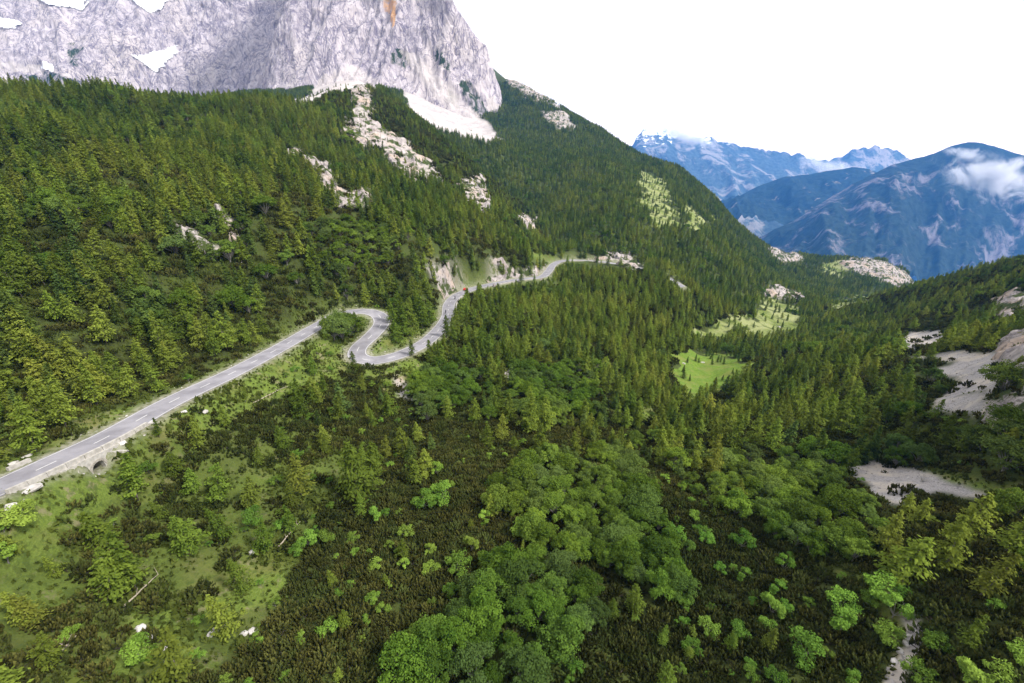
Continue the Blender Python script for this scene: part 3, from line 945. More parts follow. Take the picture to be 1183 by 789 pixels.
# ------------------------------------------------------------------ daylight
SUN_EL, SUN_AZ = math.radians(48), math.radians(112)      # azimuth clockwise from +Y (view direction): from the valley side
sd = Vector((math.sin(SUN_AZ) * math.cos(SUN_EL), math.cos(SUN_AZ) * math.cos(SUN_EL), math.sin(SUN_EL)))
sun = bpy.data.lights.new('sun', 'SUN')
sun.energy = 4.1
sun.angle = math.radians(9)
sun.color = (1, .95, .87)
so = bpy.data.objects.new('sun', sun)
so.rotation_euler = sd.to_track_quat('Z', 'Y').to_euler()
link(so)
wd = bpy.data.worlds.new('World')
scene.world = wd
wd.use_nodes = True
nt = wd.node_tree
nt.nodes.clear()
sky = N(nt, 'ShaderNodeTexSky', sky_type='NISHITA', sun_disc=False, sun_elevation=SUN_EL, sun_rotation=SUN_AZ, altitude=1500.0)
tcw = N(nt, 'ShaderNodeTexCoord')
cl = N(nt, 'ShaderNodeTexNoise', {'Scale': 2.2, 'Detail': 5, 'Vector': tcw.outputs['Generated']})
cover_f = N(nt, 'ShaderNodeMapRange', {0: cl.outputs['Fac'], 1: .2, 2: .45, 3: .94, 4: .99})
el_ = N(nt, 'ShaderNodeSeparateXYZ', {0: tcw.outputs['Generated']}).outputs[2]
low_ = ramp(nt, el_, .28, .0)                            # the cloud sheet is brightest towards the horizon
vcol = mixc(nt, low_, (10.4, 10.1, 9.8), (17.0, 14.6, 12.8))
veil = mixc(nt, cover_f.outputs[0], sky.outputs[0], vcol)
bg = N(nt, 'ShaderNodeBackground', {'Strength': .10})
nt.links.new(veil, bg.inputs[0])
wo = N(nt, 'ShaderNodeOutputWorld')
nt.links.new(bg.outputs[0], wo.inputs[0])

# ------------------------------------------------------------------ air between here and the far ranges
hz, nt, out = mat('haze')
pvn = N(nt, 'ShaderNodeVolumePrincipled', {'Color': (.07, .33, .95, 1), 'Density': 5.8e-5, 'Anisotropy': 0.0})
nt.links.new(pvn.outputs[0], out.inputs['Volume'])
hb = MB()
hb.box((0, 0, 0), (1, 1, 1))
ho = hb.build('haze', hz)
ho.scale = (13000, 11200, 3000)
ho.location = (0, 4600, -560)
tag(ho, kind='stuff')

# ------------------------------------------------------------------ cloud banks on the far summits
cm_, nt, out = mat('cloud_vapour')
tco = N(nt, 'ShaderNodeTexCoord')
geo_p = N(nt, 'ShaderNodeNewGeometry').outputs['Position']
nn_ = noise_n(nt, .0055, 8, .68, geo_p, .8)
ln_ = N(nt, 'ShaderNodeVectorMath', {0: tco.outputs['Object']}, operation='LENGTH').outputs['Value']
body_ = math_(nt, 'SUBTRACT', 1.0, ln_)
dn_ = ramp(nt, math_(nt, 'ADD', nn_, math_(nt, 'MULTIPLY', body_, .36)), .60, .84)
pv2 = N(nt, 'ShaderNodeVolumePrincipled', {'Color': (.97, .97, .98, 1), 'Anisotropy': .2})
nt.links.new(math_(nt, 'MULTIPLY', dn_, .014), pv2.inputs['Density'])
nt.links.new(pv2.outputs[0], out.inputs['Volume'])
for (cu, cv, cD, hw, hh_, hd_) in ((1152, 205, 3550, 500, 215, 180), (1112, 176, 3950, 260, 80, 120), (965, 196, 7000, 700, 190, 240), (790, 158, 7400, 800, 130, 240)):
    bmc = bmesh.new()
    bmesh.ops.create_icosphere(bmc, subdivisions=3, radius=1.0)
    cme = bpy.data.meshes.new('cloud')
    bmc.to_mesh(cme)
    bmc.free()
    cme.materials.append(cm_)
    co_ = obj('cloud', cme, None, tuple(ray(cu, cv) * cD))
    co_.scale = (hw, hd_, hh_)
    co_.rotation_euler = (0, math.radians(16), -math.atan2(co_.location.x, co_.location.y))
    tag(co_, kind='stuff')

scene.view_settings.view_transform = 'Standard'
scene.view_settings.look = 'None'
scene.view_settings.gamma = 1
scene.view_settings.exposure = 0.50
scene.cycles.max_bounces = 5
scene.cycles.diffuse_bounces = 3
scene.cycles.transmission_bounces = 2
scene.cycles.volume_bounces = 2
scene.cycles.transparent_max_bounces = 8
scene.cycles.use_denoising = True
scene.cycles.sample_clamp_indirect = 6
print('script time', round(time.time() - T0, 1))

# ------------------------------------------------------------------ plants: materials
def leaf_mat(name, dark, light, alt, translucent=.25):
    """dark/light: the plant's own range of leaf colour; alt: colour of the plants that differ most"""
    m, nt, out = mat(name)
    ti = N(nt, 'ShaderNodeAttribute', attribute_name='tint').outputs['Fac']
    ri = N(nt, 'ShaderNodeObjectInfo').outputs['Random']
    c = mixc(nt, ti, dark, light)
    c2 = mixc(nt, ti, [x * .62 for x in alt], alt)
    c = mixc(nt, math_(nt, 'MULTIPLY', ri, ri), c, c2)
    r2 = math_(nt, 'FRACT', math_(nt, 'MULTIPLY', ri, 17.31))
    hs = N(nt, 'ShaderNodeHueSaturation', {'Saturation': 1.0, 'Color': c})
    nt.links.new(math_(nt, 'ADD', math_(nt, 'MULTIPLY', r2, .75), .65), hs.inputs['Value'])
    # stands differ: whole patches of wood are lighter or darker than the next
    stand = noise_n(nt, .021, 3, .6, N(nt, 'ShaderNodeObjectInfo').outputs['Location'])
    nt.links.new(math_(nt, 'ADD', math_(nt, 'MULTIPLY', ramp(nt, stand, .3, .7), .03), .487), hs.inputs['Hue'])
    vv_ = math_(nt, 'MULTIPLY', math_(nt, 'ADD', math_(nt, 'MULTIPLY', r2, .75), .65), math_(nt, 'ADD', math_(nt, 'MULTIPLY', ramp(nt, stand, .7, .3), .45), .86))
    nt.links.new(vv_, hs.inputs['Value'])
    d = N(nt, 'ShaderNodeBsdfDiffuse', {'Color': hs.outputs[0]})
    t = N(nt, 'ShaderNodeBsdfTranslucent', {'Color': hs.outputs[0]})
    mx = N(nt, 'ShaderNodeMixShader', {0: translucent, 1: d.outputs[0], 2: t.outputs[0]})
    nt.links.new(mx.outputs[0], out.inputs[0])
    return m


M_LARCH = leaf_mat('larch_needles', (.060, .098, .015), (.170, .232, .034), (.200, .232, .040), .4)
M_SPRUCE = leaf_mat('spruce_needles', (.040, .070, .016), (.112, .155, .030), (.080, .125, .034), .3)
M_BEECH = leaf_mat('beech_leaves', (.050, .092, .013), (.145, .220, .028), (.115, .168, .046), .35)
M_BRIGHT = leaf_mat('willow_leaves', (.070, .140, .020), (.160, .270, .040), (.20, .27, .045))
M_PINE = leaf_mat('dwarf_pine_needles', (.012, .013, .005), (.092, .094, .024), (.062, .082, .022), .15)
M_BARK = simple_mat('larch_bark', (.20, .18, .155), (.10, .085, .07), 3.0, .9)
M_BARKD = simple_mat('pine_bark', (.05, .04, .03), (.03, .025, .02), 3.0, .9)
M_BARKG = simple_mat('beech_bark', (.24, .23, .21), (.15, .14, .125), 3.0, .9)


class Leaves:
    def __init__(self):
        self.c, self.n, self.a, self.s, self.w, self.t = [], [], [], [], [], []

    def add(self, c, n, axis, s, w, t):
        """centres, normals, long axes (each (k,3)), half lengths, half widths, tints (each (k,))"""
        self.c.append(c), self.n.append(n), self.a.append(axis), self.s.append(s), self.w.append(w), self.t.append(t)

    def mesh(self, name, m):
        c, n, a = (np.concatenate(x) for x in (self.c, self.n, self.a))
        s, w, t = (np.concatenate(x) for x in (self.s, self.w, self.t))
        n = n / np.linalg.norm(n, axis=1)[:, None]
        a = a - n * (a * n).sum(1)[:, None]
        a /= np.maximum(np.linalg.norm(a, axis=1), 1e-6)[:, None]
        b = np.cross(n, a)
        k = len(c)
        V = np.stack([c - a * s[:, None], c + b * w[:, None] - a * (s * .1)[:, None], c + a * s[:, None], c - b * w[:, None] - a * (s * .1)[:, None]], 1).reshape(-1, 3)
        f = np.arange(4 * k).reshape(k, 4)
        me = mesh_np(name, V, f, [m])
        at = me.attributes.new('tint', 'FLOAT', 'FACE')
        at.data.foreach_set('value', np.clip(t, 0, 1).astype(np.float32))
        return me


def unit(k, r):
    v = r.normal(size=(k, 3))
    return v / np.linalg.norm(v, axis=1)[:, None]


def conifer(seed, h, base, wid, n_br, per, size, power, droop, tint0=.0, open_=.0):
    """crown and trunk meshes of a conifer"""
    r = np.random.default_rng(seed)
    L = Leaves()
    bend = r.normal(size=2) * .012 * h

    def axis(t):
        return np.stack([bend[0] * np.sin(t * 2.6), bend[1] * np.sin(t * 2.1), t * h], -1)
    trunk = MB()
    ts = np.linspace(-.03, .97, 7)
    trunk.tube([axis(np.array(t)) for t in ts], [max(.013 * h * (1.02 - t) + .004 * h * (t < 0), .012) for t in ts], 7)
    side = r.uniform(0, 2 * math.pi)
    for k in range(n_br):
        t = base + (1 - base) * (k + r.uniform(0, 1)) / n_br
        q = (t - base) / (1 - base)
        R = wid * h * (1 - q) ** power * min(1.0, .55 + q * 3.2) * r.uniform(.55, 1.2)
        az = k * 2.39996 + r.normal() * .5
        R *= 1 + .22 * math.cos(az - side)
        if r.uniform() < open_:
            R *= .4
        R = max(R, .016 * h)
        d = np.array([math.cos(az), math.sin(az), 0])
        p0 = axis(np.array(t))
        m = max(3, int(per * (R / (wid * h)) ** .8) + 2)
        x = np.sqrt(r.uniform(.02, 1, m)) if R > .05 * h else r.uniform(0, 1, m)
        up = .25 * (1 - q) + .55 * q
        pts_ = p0 + d * (R * x)[:, None] + np.array([0, 0, 1]) * (R * (up * .5 * x - droop * x * x + .12 * droop * (x > .85)))[:, None]
        pts_ = pts_ + r.normal(size=(m, 3)) * np.array([.045, .045, .022]) * h * (.35 + .65 * (1 - q))
        ax = d + r.normal(size=(m, 3)) * .55 + np.array([0, 0, -.3])
        nn = np.array([0, 0, 1.0]) + d * .55 + r.normal(size=(m, 3)) * .45
        br = r.normal() * .16
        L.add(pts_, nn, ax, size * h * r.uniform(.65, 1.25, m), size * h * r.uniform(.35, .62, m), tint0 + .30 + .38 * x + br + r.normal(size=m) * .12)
        if R > .09 * h and k % 2 == 0:
            pe = p0 + d * R * .8 + np.array([0, 0, R * (up * .4 - droop * .62)])
            trunk.tube([p0, (p0 + pe) / 2 + np.array([0, 0, .05 * R]), pe], [.004 * h, .0028 * h, .001 * h], 4, cap=False)
    # leader
    m = 10
    tp = axis(np.linspace(.9, 1.02, m))
    L.add(tp + r.normal(size=(m, 3)) * .008 * h, unit(m, r) + np.array([0, 0, .2]), np.tile([0, 0, 1.0], (m, 1)) + unit(m, r) * .5, np.full(m, size * h * .7), np.full(m, size * h * .3), tint0 + .55 + r.normal(size=m) * .1)
    return L, trunk


def broadleaf(seed, h, wid, n_lobes, n_leaves, size, base=.22, tint0=0., flat=1.0):
    r = np.random.default_rng(seed)
    L = Leaves()
    trunk = MB()
    lobes = []
    for k in range(n_lobes):
        az = k * 2.39996 + r.normal() * .4
        rad = wid * h * math.sqrt((k + .3) / n_lobes) * .72
        z = h * (base + (1 - base) * (.78 - .50 * (rad / (wid * h)) ** 1.5 * 1.2)) * r.uniform(.86, 1.06)
        s = h * wid * r.uniform(.26, .46) * (1.15 if k == 0 else 1)
        lobes.append((np.array([rad * math.cos(az), rad * math.sin(az), z]), s, r.normal() * .22))
    fork = np.array([0, 0, h * base * 1.1])
    trunk.tube([(0, 0, -.04 * h), (r.normal() * .01 * h, r.normal() * .01 * h, h * base * .5), fork], [.026 * h, .02 * h, .017 * h], 7)
    for c, s, b in lobes:
        trunk.tube([fork, (fork + c) / 2 + np.array([0, 0, .04 * h]), c], [.012 * h, .008 * h, .003 * h], 5, cap=False)
        # sub-lobes give the crown its knobbly outline
        nsub = 5
        sc = c + unit(nsub, r) * np.array([1, 1, .7]) * s * .55
        ss = s * r.uniform(.42, .68, nsub)
        for j in range(nsub):
            m = int(n_leaves / n_lobes / nsub)
            d = unit(m, r)
            d[:, 2] = np.where(d[:, 2] < -.35, -d[:, 2], d[:, 2])
            rr = ss[j] * (.62 + .45 * r.uniform(0, 1, m) ** .6)
            p = sc[j] + d * rr[:, None] * np.array([1, 1, .8 * flat])
            nn = d + r.normal(size=(m, 3)) * .5 + np.array([0, 0, .3])
            bj = r.normal() * .09
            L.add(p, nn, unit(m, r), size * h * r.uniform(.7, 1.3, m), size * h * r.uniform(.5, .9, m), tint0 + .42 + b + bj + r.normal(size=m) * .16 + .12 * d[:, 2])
    return L, trunk


def pine_cushion(seed, wid, n_shoots):
    """dwarf mountain pine: a low cushion of rising shoots, each a brush of needles"""
    r = np.random.default_rng(seed)
    L = Leaves()
    wood = MB()
    for k in range(n_shoots):
        a, q = r.uniform(0, 2 * math.pi), math.sqrt(r.uniform(0, 1))
        x, y = math.cos(a) * q * wid, math.sin(a) * q * wid
        hgt = wid * (.72 * (1 - .72 * q * q) + r.normal() * .10)
        lean = np.array([math.cos(a) * q * .55, math.sin(a) * q * .55, 1.0])
        lean += r.normal(size=3) * .16
        lean /= np.linalg.norm(lean)
        tip = np.array([x, y, hgt])
        ln = wid * r.uniform(.22, .36)
        m = 12
        u = np.linspace(0, 1, m)
        ang = np.arange(m) * 2.4 + r.uniform(0, 6)
        e1 = np.cross(lean, [1, 0, 0])
        e1 /= np.linalg.norm(e1)
        e2 = np.cross(lean, e1)
        rad = e1 * np.cos(ang)[:, None] + e2 * np.sin(ang)[:, None]
        c = tip - lean * (ln * (1 - u))[:, None] + rad * (wid * .085 * (1.25 - u))[:, None]
        ax = lean * .9 + rad * (.95 - .45 * u)[:, None]
        nn = rad * 1.0 + lean * .25
        b = r.normal() * .12
        L.add(c, nn, ax, np.full(m, wid * .12), np.full(m, wid * .055), .08 + .70 * u ** 1.6 + b + r.normal(size=m) * .08)
        if k % 5 == 0:
            wood.tube([(x * .3, y * .3, -.05), (x * .8, y * .8, hgt * .35), tip - lean * ln * .5], [.035 * wid, .025 * wid, .012 * wid], 5, cap=False)
    return L, wood


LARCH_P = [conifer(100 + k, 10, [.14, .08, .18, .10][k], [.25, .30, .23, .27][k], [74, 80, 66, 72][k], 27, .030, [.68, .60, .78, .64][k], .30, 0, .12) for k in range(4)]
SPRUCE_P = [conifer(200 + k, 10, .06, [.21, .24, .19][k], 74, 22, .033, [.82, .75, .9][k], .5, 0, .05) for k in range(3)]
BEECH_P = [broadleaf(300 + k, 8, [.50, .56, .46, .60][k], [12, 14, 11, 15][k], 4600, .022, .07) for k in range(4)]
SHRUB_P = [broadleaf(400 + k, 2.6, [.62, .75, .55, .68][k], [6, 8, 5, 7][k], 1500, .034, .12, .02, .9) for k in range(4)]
PINE_P = [pine_cushion(500 + k, 1.25, [46, 40, 52][k]) for k in range(3)]
SPECIES = {}
for nm, protos, lm, bm, pn in (('larch_tree', LARCH_P, M_LARCH, M_BARK, ('crown', 'trunk')), ('spruce_tree', SPRUCE_P, M_SPRUCE, M_BARK, ('crown', 'trunk')),
                               ('beech_tree', BEECH_P, M_BEECH, M_BARKG, ('crown', 'trunk')), ('leafy_shrub', SHRUB_P, M_BRIGHT, M_BARKG, ('foliage', 'stem')),
                               ('dwarf_pine', PINE_P, M_PINE, M_BARKD, ('foliage', 'stem'))):
    SPECIES[nm] = [(L.mesh(pn[0], lm), T.mesh(pn[1], [bm], True), pn) for L, T in protos]


def plant(kind, var, loc, rz, scale, tilt=(0, 0), label=None, cat=None, group=None):
    cm, tm, pn = SPECIES[kind][var]
    e = bpy.data.objects.new(kind, None)
    e.empty_display_size = .3
    e.location = loc
    e.rotation_euler = (tilt[0], tilt[1], rz)
    e.scale = scale if hasattr(scale, '__len__') else (scale,) * 3
    COL.objects.link(e)
    tag(e, label, cat, group)
    for me, p in ((cm, pn[0]), (tm, pn[1])):
        o = bpy.data.objects.new(p, me)
        o.parent = e
        COL.objects.link(o)
    return e


def instanced(name, pts_, rot, scl, var, sources, label, cat):
    """one stuff object: a cloud of points that each carry a copy of one of the SOURCES (crown, trunk) objects"""
    me = bpy.data.meshes.new(name)
    k = len(pts_)
    me.vertices.add(k)
    me.vertices.foreach_set('co', np.asarray(pts_, np.float32).ravel())
    for an, typ, dat, fld in (('rot', 'FLOAT_VECTOR', rot, 'vector'), ('scl', 'FLOAT_VECTOR', scl, 'vector')):
        at = me.attributes.new(an, typ, 'POINT')
        at.data.foreach_set(fld, np.asarray(dat, np.float32).ravel())
    at = me.attributes.new('var', 'INT', 'POINT')
    at.data.foreach_set('value', np.asarray(var, np.int32))
    o = obj(name, me)
    tag(o, label, cat, None, 'stuff')
    ng = bpy.data.node_groups.new(name, 'GeometryNodeTree')
    ng.interface.new_socket('Geometry', in_out='INPUT', socket_type='NodeSocketGeometry')
    ng.interface.new_socket('Geometry', in_out='OUTPUT', socket_type='NodeSocketGeometry')
    gi, go = ng.nodes.new('NodeGroupInput'), ng.nodes.new('NodeGroupOutput')

    def attr(nm, typ):
        n_ = ng.nodes.new('GeometryNodeInputNamedAttribute')
        n_.data_type = typ
        n_.inputs['Name'].default_value = nm
        return n_.outputs['Attribute']
    ar, as_, av = attr('rot', 'FLOAT_VECTOR'), attr('scl', 'FLOAT_VECTOR'), attr('var', 'INT')
    er = ng.nodes.new('FunctionNodeEulerToRotation')
    ng.links.new(ar, er.inputs[0])
    jn = ng.nodes.new('GeometryNodeJoinGeometry')
    for q, objs in enumerate(sources):
        jj = ng.nodes.new('GeometryNodeJoinGeometry')
        for so_ in objs:
            oi = ng.nodes.new('GeometryNodeObjectInfo')
            oi.inputs['Object'].default_value = so_
            ng.links.new(oi.outputs['Geometry'], jj.inputs[0])
        gti = ng.nodes.new('GeometryNodeGeometryToInstance')
        ng.links.new(jj.outputs[0], gti.inputs[0])
        cmp_ = ng.nodes.new('FunctionNodeCompare')
        cmp_.data_type, cmp_.operation = 'INT', 'EQUAL'
        ng.links.new(av, cmp_.inputs[2])
        cmp_.inputs[3].default_value = q
        ip = ng.nodes.new('GeometryNodeInstanceOnPoints')
        ng.links.new(gi.outputs[0], ip.inputs['Points'])
        ng.links.new(cmp_.outputs[0], ip.inputs['Selection'])
        ng.links.new(gti.outputs[0], ip.inputs['Instance'])
        ng.links.new(er.outputs[0], ip.inputs['Rotation'])
        ng.links.new(as_, ip.inputs['Scale'])
        ng.links.new(ip.outputs[0], jn.inputs[0])
    ng.links.new(jn.outputs[0], go.inputs[0])
    md_ = o.modifiers.new('scatter', 'NODES')
    md_.node_group = ng
    return o

# ------------------------------------------------------------------ where plants grow
ZONE = [
    ('beech', [(566, 556), (600, 545), (636, 522), (690, 520), (722, 532), (752, 590), (770, 640), (796, 684), (770, 700), (700, 706), (668, 740), (640, 800), (470, 800), (468, 742), (520, 715), (560, 690), (578, 655), (612, 640), (610, 612), (574, 604)]),
    ('beech', [(796, 552), (846, 528), (900, 536), (968, 556), (1012, 596), (1020, 640), (960, 656), (900, 624), (868, 612), (820, 590)]),
    ('beech', [(590, 428), (636, 424), (690, 440), (690, 486), (640, 500), (600, 480)]),
    ('beech', [(470, 440), (520, 424), (548, 446), (540, 480), (500, 490), (476, 470)]),
    ('beech', [(350, 268), (400, 256), (450, 268), (470, 300), (420, 318), (370, 310)]),
    ('slope', [(-300, 0), (-300, 600), (0, 552), (130, 486), (250, 426), (368, 374), (392, 352), (440, 352), (462, 372), (500, 372), (516, 346), (560, 326), (634, 310), (640, 292), (600, 232), (520, 166), (470, 120), (420, 96), (360, 115), (300, 90), (0, 0)]),
    ('trans', [(250, 476), (300, 440), (362, 400), (400, 416), (430, 432), (484, 430), (474, 470), (430, 520), (340, 540), (270, 520)]),
    ('open', [(-300, 610), (0, 575), (130, 520), (260, 452), (370, 386), (400, 408), (430, 426), (484, 426), (474, 470), (430, 520), (400, 560), (350, 620), (335, 700), (220, 800), (-300, 900)]),
    ('center', [(526, 348), (560, 334), (640, 312), (740, 312), (800, 330), (884, 372), (890, 412), (850, 410), (800, 403), (776, 412), (770, 470), (730, 500), (640, 476), (560, 440), (484, 426), (496, 396), (516, 372)]),
    ('trans', [(430, 440), (560, 440), (640, 474), (740, 490), (770, 540), (760, 570), (650, 524), (560, 560), (400, 580), (400, 500)]),
    ('rslope', [(950, 352), (1040, 322), (1400, 220), (1400, 400), (1160, 398), (1040, 386), (960, 380)]),
    ('right', [(760, 470), (880, 420), (920, 392), (960, 380), (1040, 386), (1160, 398), (1400, 400), (1400, 545), (1100, 545), (960, 545), (860, 530), (790, 560), (752, 520)]),
    ('lowright', [(1000, 600), (1060, 590), (1400, 560), (1400, 690), (1180, 700), (1060, 690), (1010, 650)]),
]
ZNAMES = ['pine', 'beech', 'slope', 'open', 'center', 'trans', 'rslope', 'right', 'lowright', 'far', 'spur', 'bare', 'verge', 'meadow', 'pale', 'rock']
ZI = {k: i for i, k in enumerate(ZNAMES)}


def zone_of(P):
    u, v, d = project(P)
    z = np.zeros(len(P), int)
    ju = 9 * noise2(P[:, 0] / 11, P[:, 1] / 11, 71) * np.clip(90 / d, .2, 1.3)
    jv = 7 * noise2(P[:, 0] / 11, P[:, 1] / 11, 72) * np.clip(90 / d, .2, 1.3)
    done = np.zeros(len(P), bool)
    for nm, poly in ZONE:
        m = in_poly(u + ju, v + jv, poly) & ~done
        z[m] = ZI[nm]
        done |= m
    far = (d > 430) & (u > 470) & (z != ZI['rslope']) & (z != ZI['slope'])
    z[far] = ZI['far']
    z[(d > 470) & (u < 660) & (u > 330) & (z == ZI['slope'])] = ZI['spur']
    z[(z == ZI['pine']) & (d > 250)] = ZI['far']
    c = cover(u, v, list(POLY), P, 4.0)
    for nm, zn in (('rock', 'rock'), ('pale', 'pale'), ('meadow', 'meadow'), ('gravel', 'bare'), ('path', 'bare'), ('scree', 'bare')):
        z[c[nm]] = ZI[zn]
    rdist = road_dist(P)
    z[(rdist < 8.5) & ~(np.isin(z, [ZI['center'], ZI['slope'], ZI['far']]) & (rdist > 6.2)) & ~((d > 270) & (rdist > 5.2))] = ZI['verge']
    z[rdist < 4.6] = ZI['bare']
    return z, u, v, d, c['grass'], rdist


# zone: spacing (m), shares larch / spruce / beech, tree height (low, high)
MIX = {'beech': (3.5, .06, .0, .94, 4.6, 8.2), 'slope': (4.4, .66, .17, .17, 7.0, 11.5), 'open': (10.5, .86, .0, .14, 5.0, 9.5), 'center': (4.5, .80, .12, .08, 6.5, 10.5),
       'trans': (6.0, .72, .10, .18, 4.5, 8.5), 'rslope': (5.0, .66, .22, .12, 5.5, 9.5), 'right': (5.0, .62, .12, .26, 6.5, 11.0), 'lowright': (8.0, .7, .0, .3, 5.0, 8.5),
       'far': (5.8, .58, .24, .18, 7.0, 11.0), 'spur': (5.4, .6, .3, .1, 5.0, 9.0), 'pine': (12.0, .7, .1, .2, 1.8, 5.2), 'verge': (16.0, .7, .0, .3, 3.5, 6.0), 'meadow': (11.0, .2, .8, 0, 2.5, 6), 'pale': (11.0, .4, .4, .2, 5, 8), 'rock': (11.0, .7, .2, .1, 4, 7), 'bare': (1e6, 1, 0, 0, 5, 6)}


def jitter_grid(sp, x0, x1, y0, y1, r):
    gx, gy = np.meshgrid(np.arange(x0, x1, sp), np.arange(y0, y1, sp), indexing='ij')
    gx = gx + sp * .5 * (np.arange(gx.shape[1]) % 2)[None, :]
    p = np.stack([gx.ravel(), gy.ravel()], 1) + r.uniform(-.46, .46, (gx.size, 2)) * sp
    return p


def candidates(sp, x0, x1, y0, y1, r, lo, hi, vis_margin):
    p = jitter_grid(sp, x0, x1, y0, y1, r)
    rr = np.hypot(p[:, 0], p[:, 1])
    az = np.abs(np.arctan2(p[:, 0], p[:, 1]))
    p = p[(rr > lo) & (rr <= hi) & (az < math.radians(67.5))]
    P = np.column_stack([p, ground(p[:, 0], p[:, 1])])
    u, v, d = project(P)
    k = (((u > -170) & (u < 1350) & (v > -60) & (v < 940)) | (np.hypot(P[:, 0], P[:, 1]) < 190)) & (hidden_by(P[:, 0], P[:, 1]) < vis_margin)
    return P[k]


parts_ = []
for sp, lo, hi, box, marg in ((2.9, 30, 440, (-420, 420, 8, 440), 9), (4.6, 440, 1800, (-1300, 1300, 180, 1760), 12)):
    P = candidates(sp, *box, rng, lo, hi, marg)
    z, u, v, d, gr, rdist = zone_of(P)
    mx = np.array([MIX[k] for k in ZNAMES])[z]
    acc = np.minimum((sp / mx[:, 0]) ** 2, 1)
    clump = fbm(P[:, 0] / 26, P[:, 1] / 26, 75, 3)
    acc *= np.where(np.isin(z, [ZI['open'], ZI['trans'], ZI['right'], ZI['slope'], ZI['spur'], ZI['rslope']]), np.clip(.85 + 1.5 * clump, .12, 1.8), 1)
    acc *= np.where(gr & (z != ZI['far']), .25, 1)
    k = rng.uniform(size=len(P)) < acc
    P, z, u, v, d, mx = P[k], z[k], u[k], v[k], d[k], mx[k]
    # neighbours of a kind stand together
    q = rng.uniform(size=len(P)) * .6 + .4 * (.5 + .9 * fbm(P[:, 0] / 30, P[:, 1] / 30, 77, 2))
    kind = np.where(q < mx[:, 1], 0, np.where(q < mx[:, 1] + mx[:, 2], 1, 2))
    h = mx[:, 4] + (mx[:, 5] - mx[:, 4]) * rng.beta(1.3, 1.5, len(P)) * 1.25 - (mx[:, 5] - mx[:, 4]) * .15
    h *= np.where(kind == 2, .82, 1)
    parts_.append((P, kind, h, u, v, d, z))
TP, TK, TH, TU, TV, TD, TZ = (np.concatenate([p[k] for p in parts_]) for k in range(7))

# trees one can pick out, read off the photo: (base u, base v, height in px, kind)
HAND = [(348, 571, 43, 0), (290, 588, 34, 0), (254, 579, 40, 0), (413, 572, 62, 0), (432, 553, 44, 0), (349, 484, 32, 0), (391, 488, 34, 0), (229, 517, 36, 0), (417, 596, 24, 0),
        (130, 633, 50, 0), (219, 634, 46, 0), (188, 599, 24, 0), (157, 681, 64, 0), (131, 691, 56, 0), (34, 717, 46, 0), (48, 722, 44, 0), (67, 666, 26, 0), (262, 622, 40, 0), (306, 636, 36, 0), (338, 615, 30, 0),
        (447, 529, 26, 0), (483, 509, 22, 0), (550, 487, 26, 0), (579, 509, 28, 0), (562, 514, 24, 0), (588, 489, 34, 0), (614, 500, 40, 0), (611, 470, 24, 0), (623, 522, 32, 0), (629, 496, 36, 0), (594, 520, 17, 0), (664, 525, 26, 0), (659, 494, 18, 0), (674, 487, 26, 0), (518, 483, 26, 0), (495, 478, 20, 0),
        (830, 584, 32, 0), (823, 554, 46, 0), (854, 584, 30, 0), (800, 545, 36, 0), (782, 520, 34, 0), (846, 520, 40, 0), (935, 505, 42, 0), (888, 520, 40, 0), (1000, 512, 40, 0), (1040, 514, 40, 0), (920, 480, 36, 0),
        (1034, 668, 60, 0), (1092, 660, 62, 0), (1108, 625, 58, 0), (1130, 690, 58, 0), (1112, 748, 40, 0), (1160, 640, 56, 0), (732, 708, 34, 0),
        (184, 505, 22, 0), (205, 789, 60, 0), (20, 640, 30, 0), (60, 770, 40, 0),
        (790, 437, 15, 1), (806, 462, 16, 1), (852, 414, 30, 1), (866, 416, 24, 1), (872, 410, 26, 1), (782, 462, 12, 1),
        (378, 392, 26, 0), (386, 392, 30, 2), (396, 393, 32, 2), (405, 390, 30, 2), (411, 384, 24, 0), (392, 384, 28, 2), (402, 381, 26, 0),
        (458, 396, 26, 0), (466, 391, 36, 0), (477, 386, 38, 0), (488, 380, 36, 0), (472, 378, 34, 0), (458, 382, 30, 0), (452, 372, 26, 0), (496, 374, 28, 0), (484, 370, 30, 0), (466, 368, 28, 0),
        (516, 390, 26, 0), (526, 382, 26, 0), (532, 372, 24, 0), (538, 362, 22, 0), (540, 350, 18, 0), (552, 343, 16, 0), (476, 410, 18, 0)]
hp = [on_ground(a, b) for a, b, c, d in HAND]
hk = [i for i, p in enumerate(hp) if p is not None]
HP = np.array([hp[i] for i in hk])
hu, hv, hd = project(HP)
foresh = []
for i, j in enumerate(hk):
    u1, v1, _ = project(HP[i] + [0, 0, 1.0])
    foresh.append(math.hypot(u1 - hu[i], v1 - hv[i]))
HH = np.array([HAND[i][2] for i in hk]) / np.array(foresh)
HK = np.array([HAND[i][3] for i in hk])
# clear the random trees around the hand-read ones
keep = np.ones(len(TP), bool)
for p in HP:
    keep &= np.hypot(TP[:, 0] - p[0], TP[:, 1] - p[1]) > 3.2
TP, TK, TH, TU, TV, TD, TZ = (a[keep] for a in (TP, TK, TH, TU, TV, TD, TZ))
NH = len(HP)
TP = np.vstack([HP, TP])
TK, TH = np.concatenate([HK, TK]), np.concatenate([HH, TH])
TU, TV, TD = np.concatenate([hu, TU]), np.concatenate([hv, TV]), np.concatenate([hd, TD])
TZ = np.concatenate([zone_of(HP)[0], TZ])
HANDM = np.arange(len(TP)) < NH
TH = np.clip(TH, 2.5, 16)

RU, RV, RDp = project(ROAD)
r_on = (RU > -20) & (RU < 742) & ~((RU > 372) & (RU < 412) & (RV < 384))


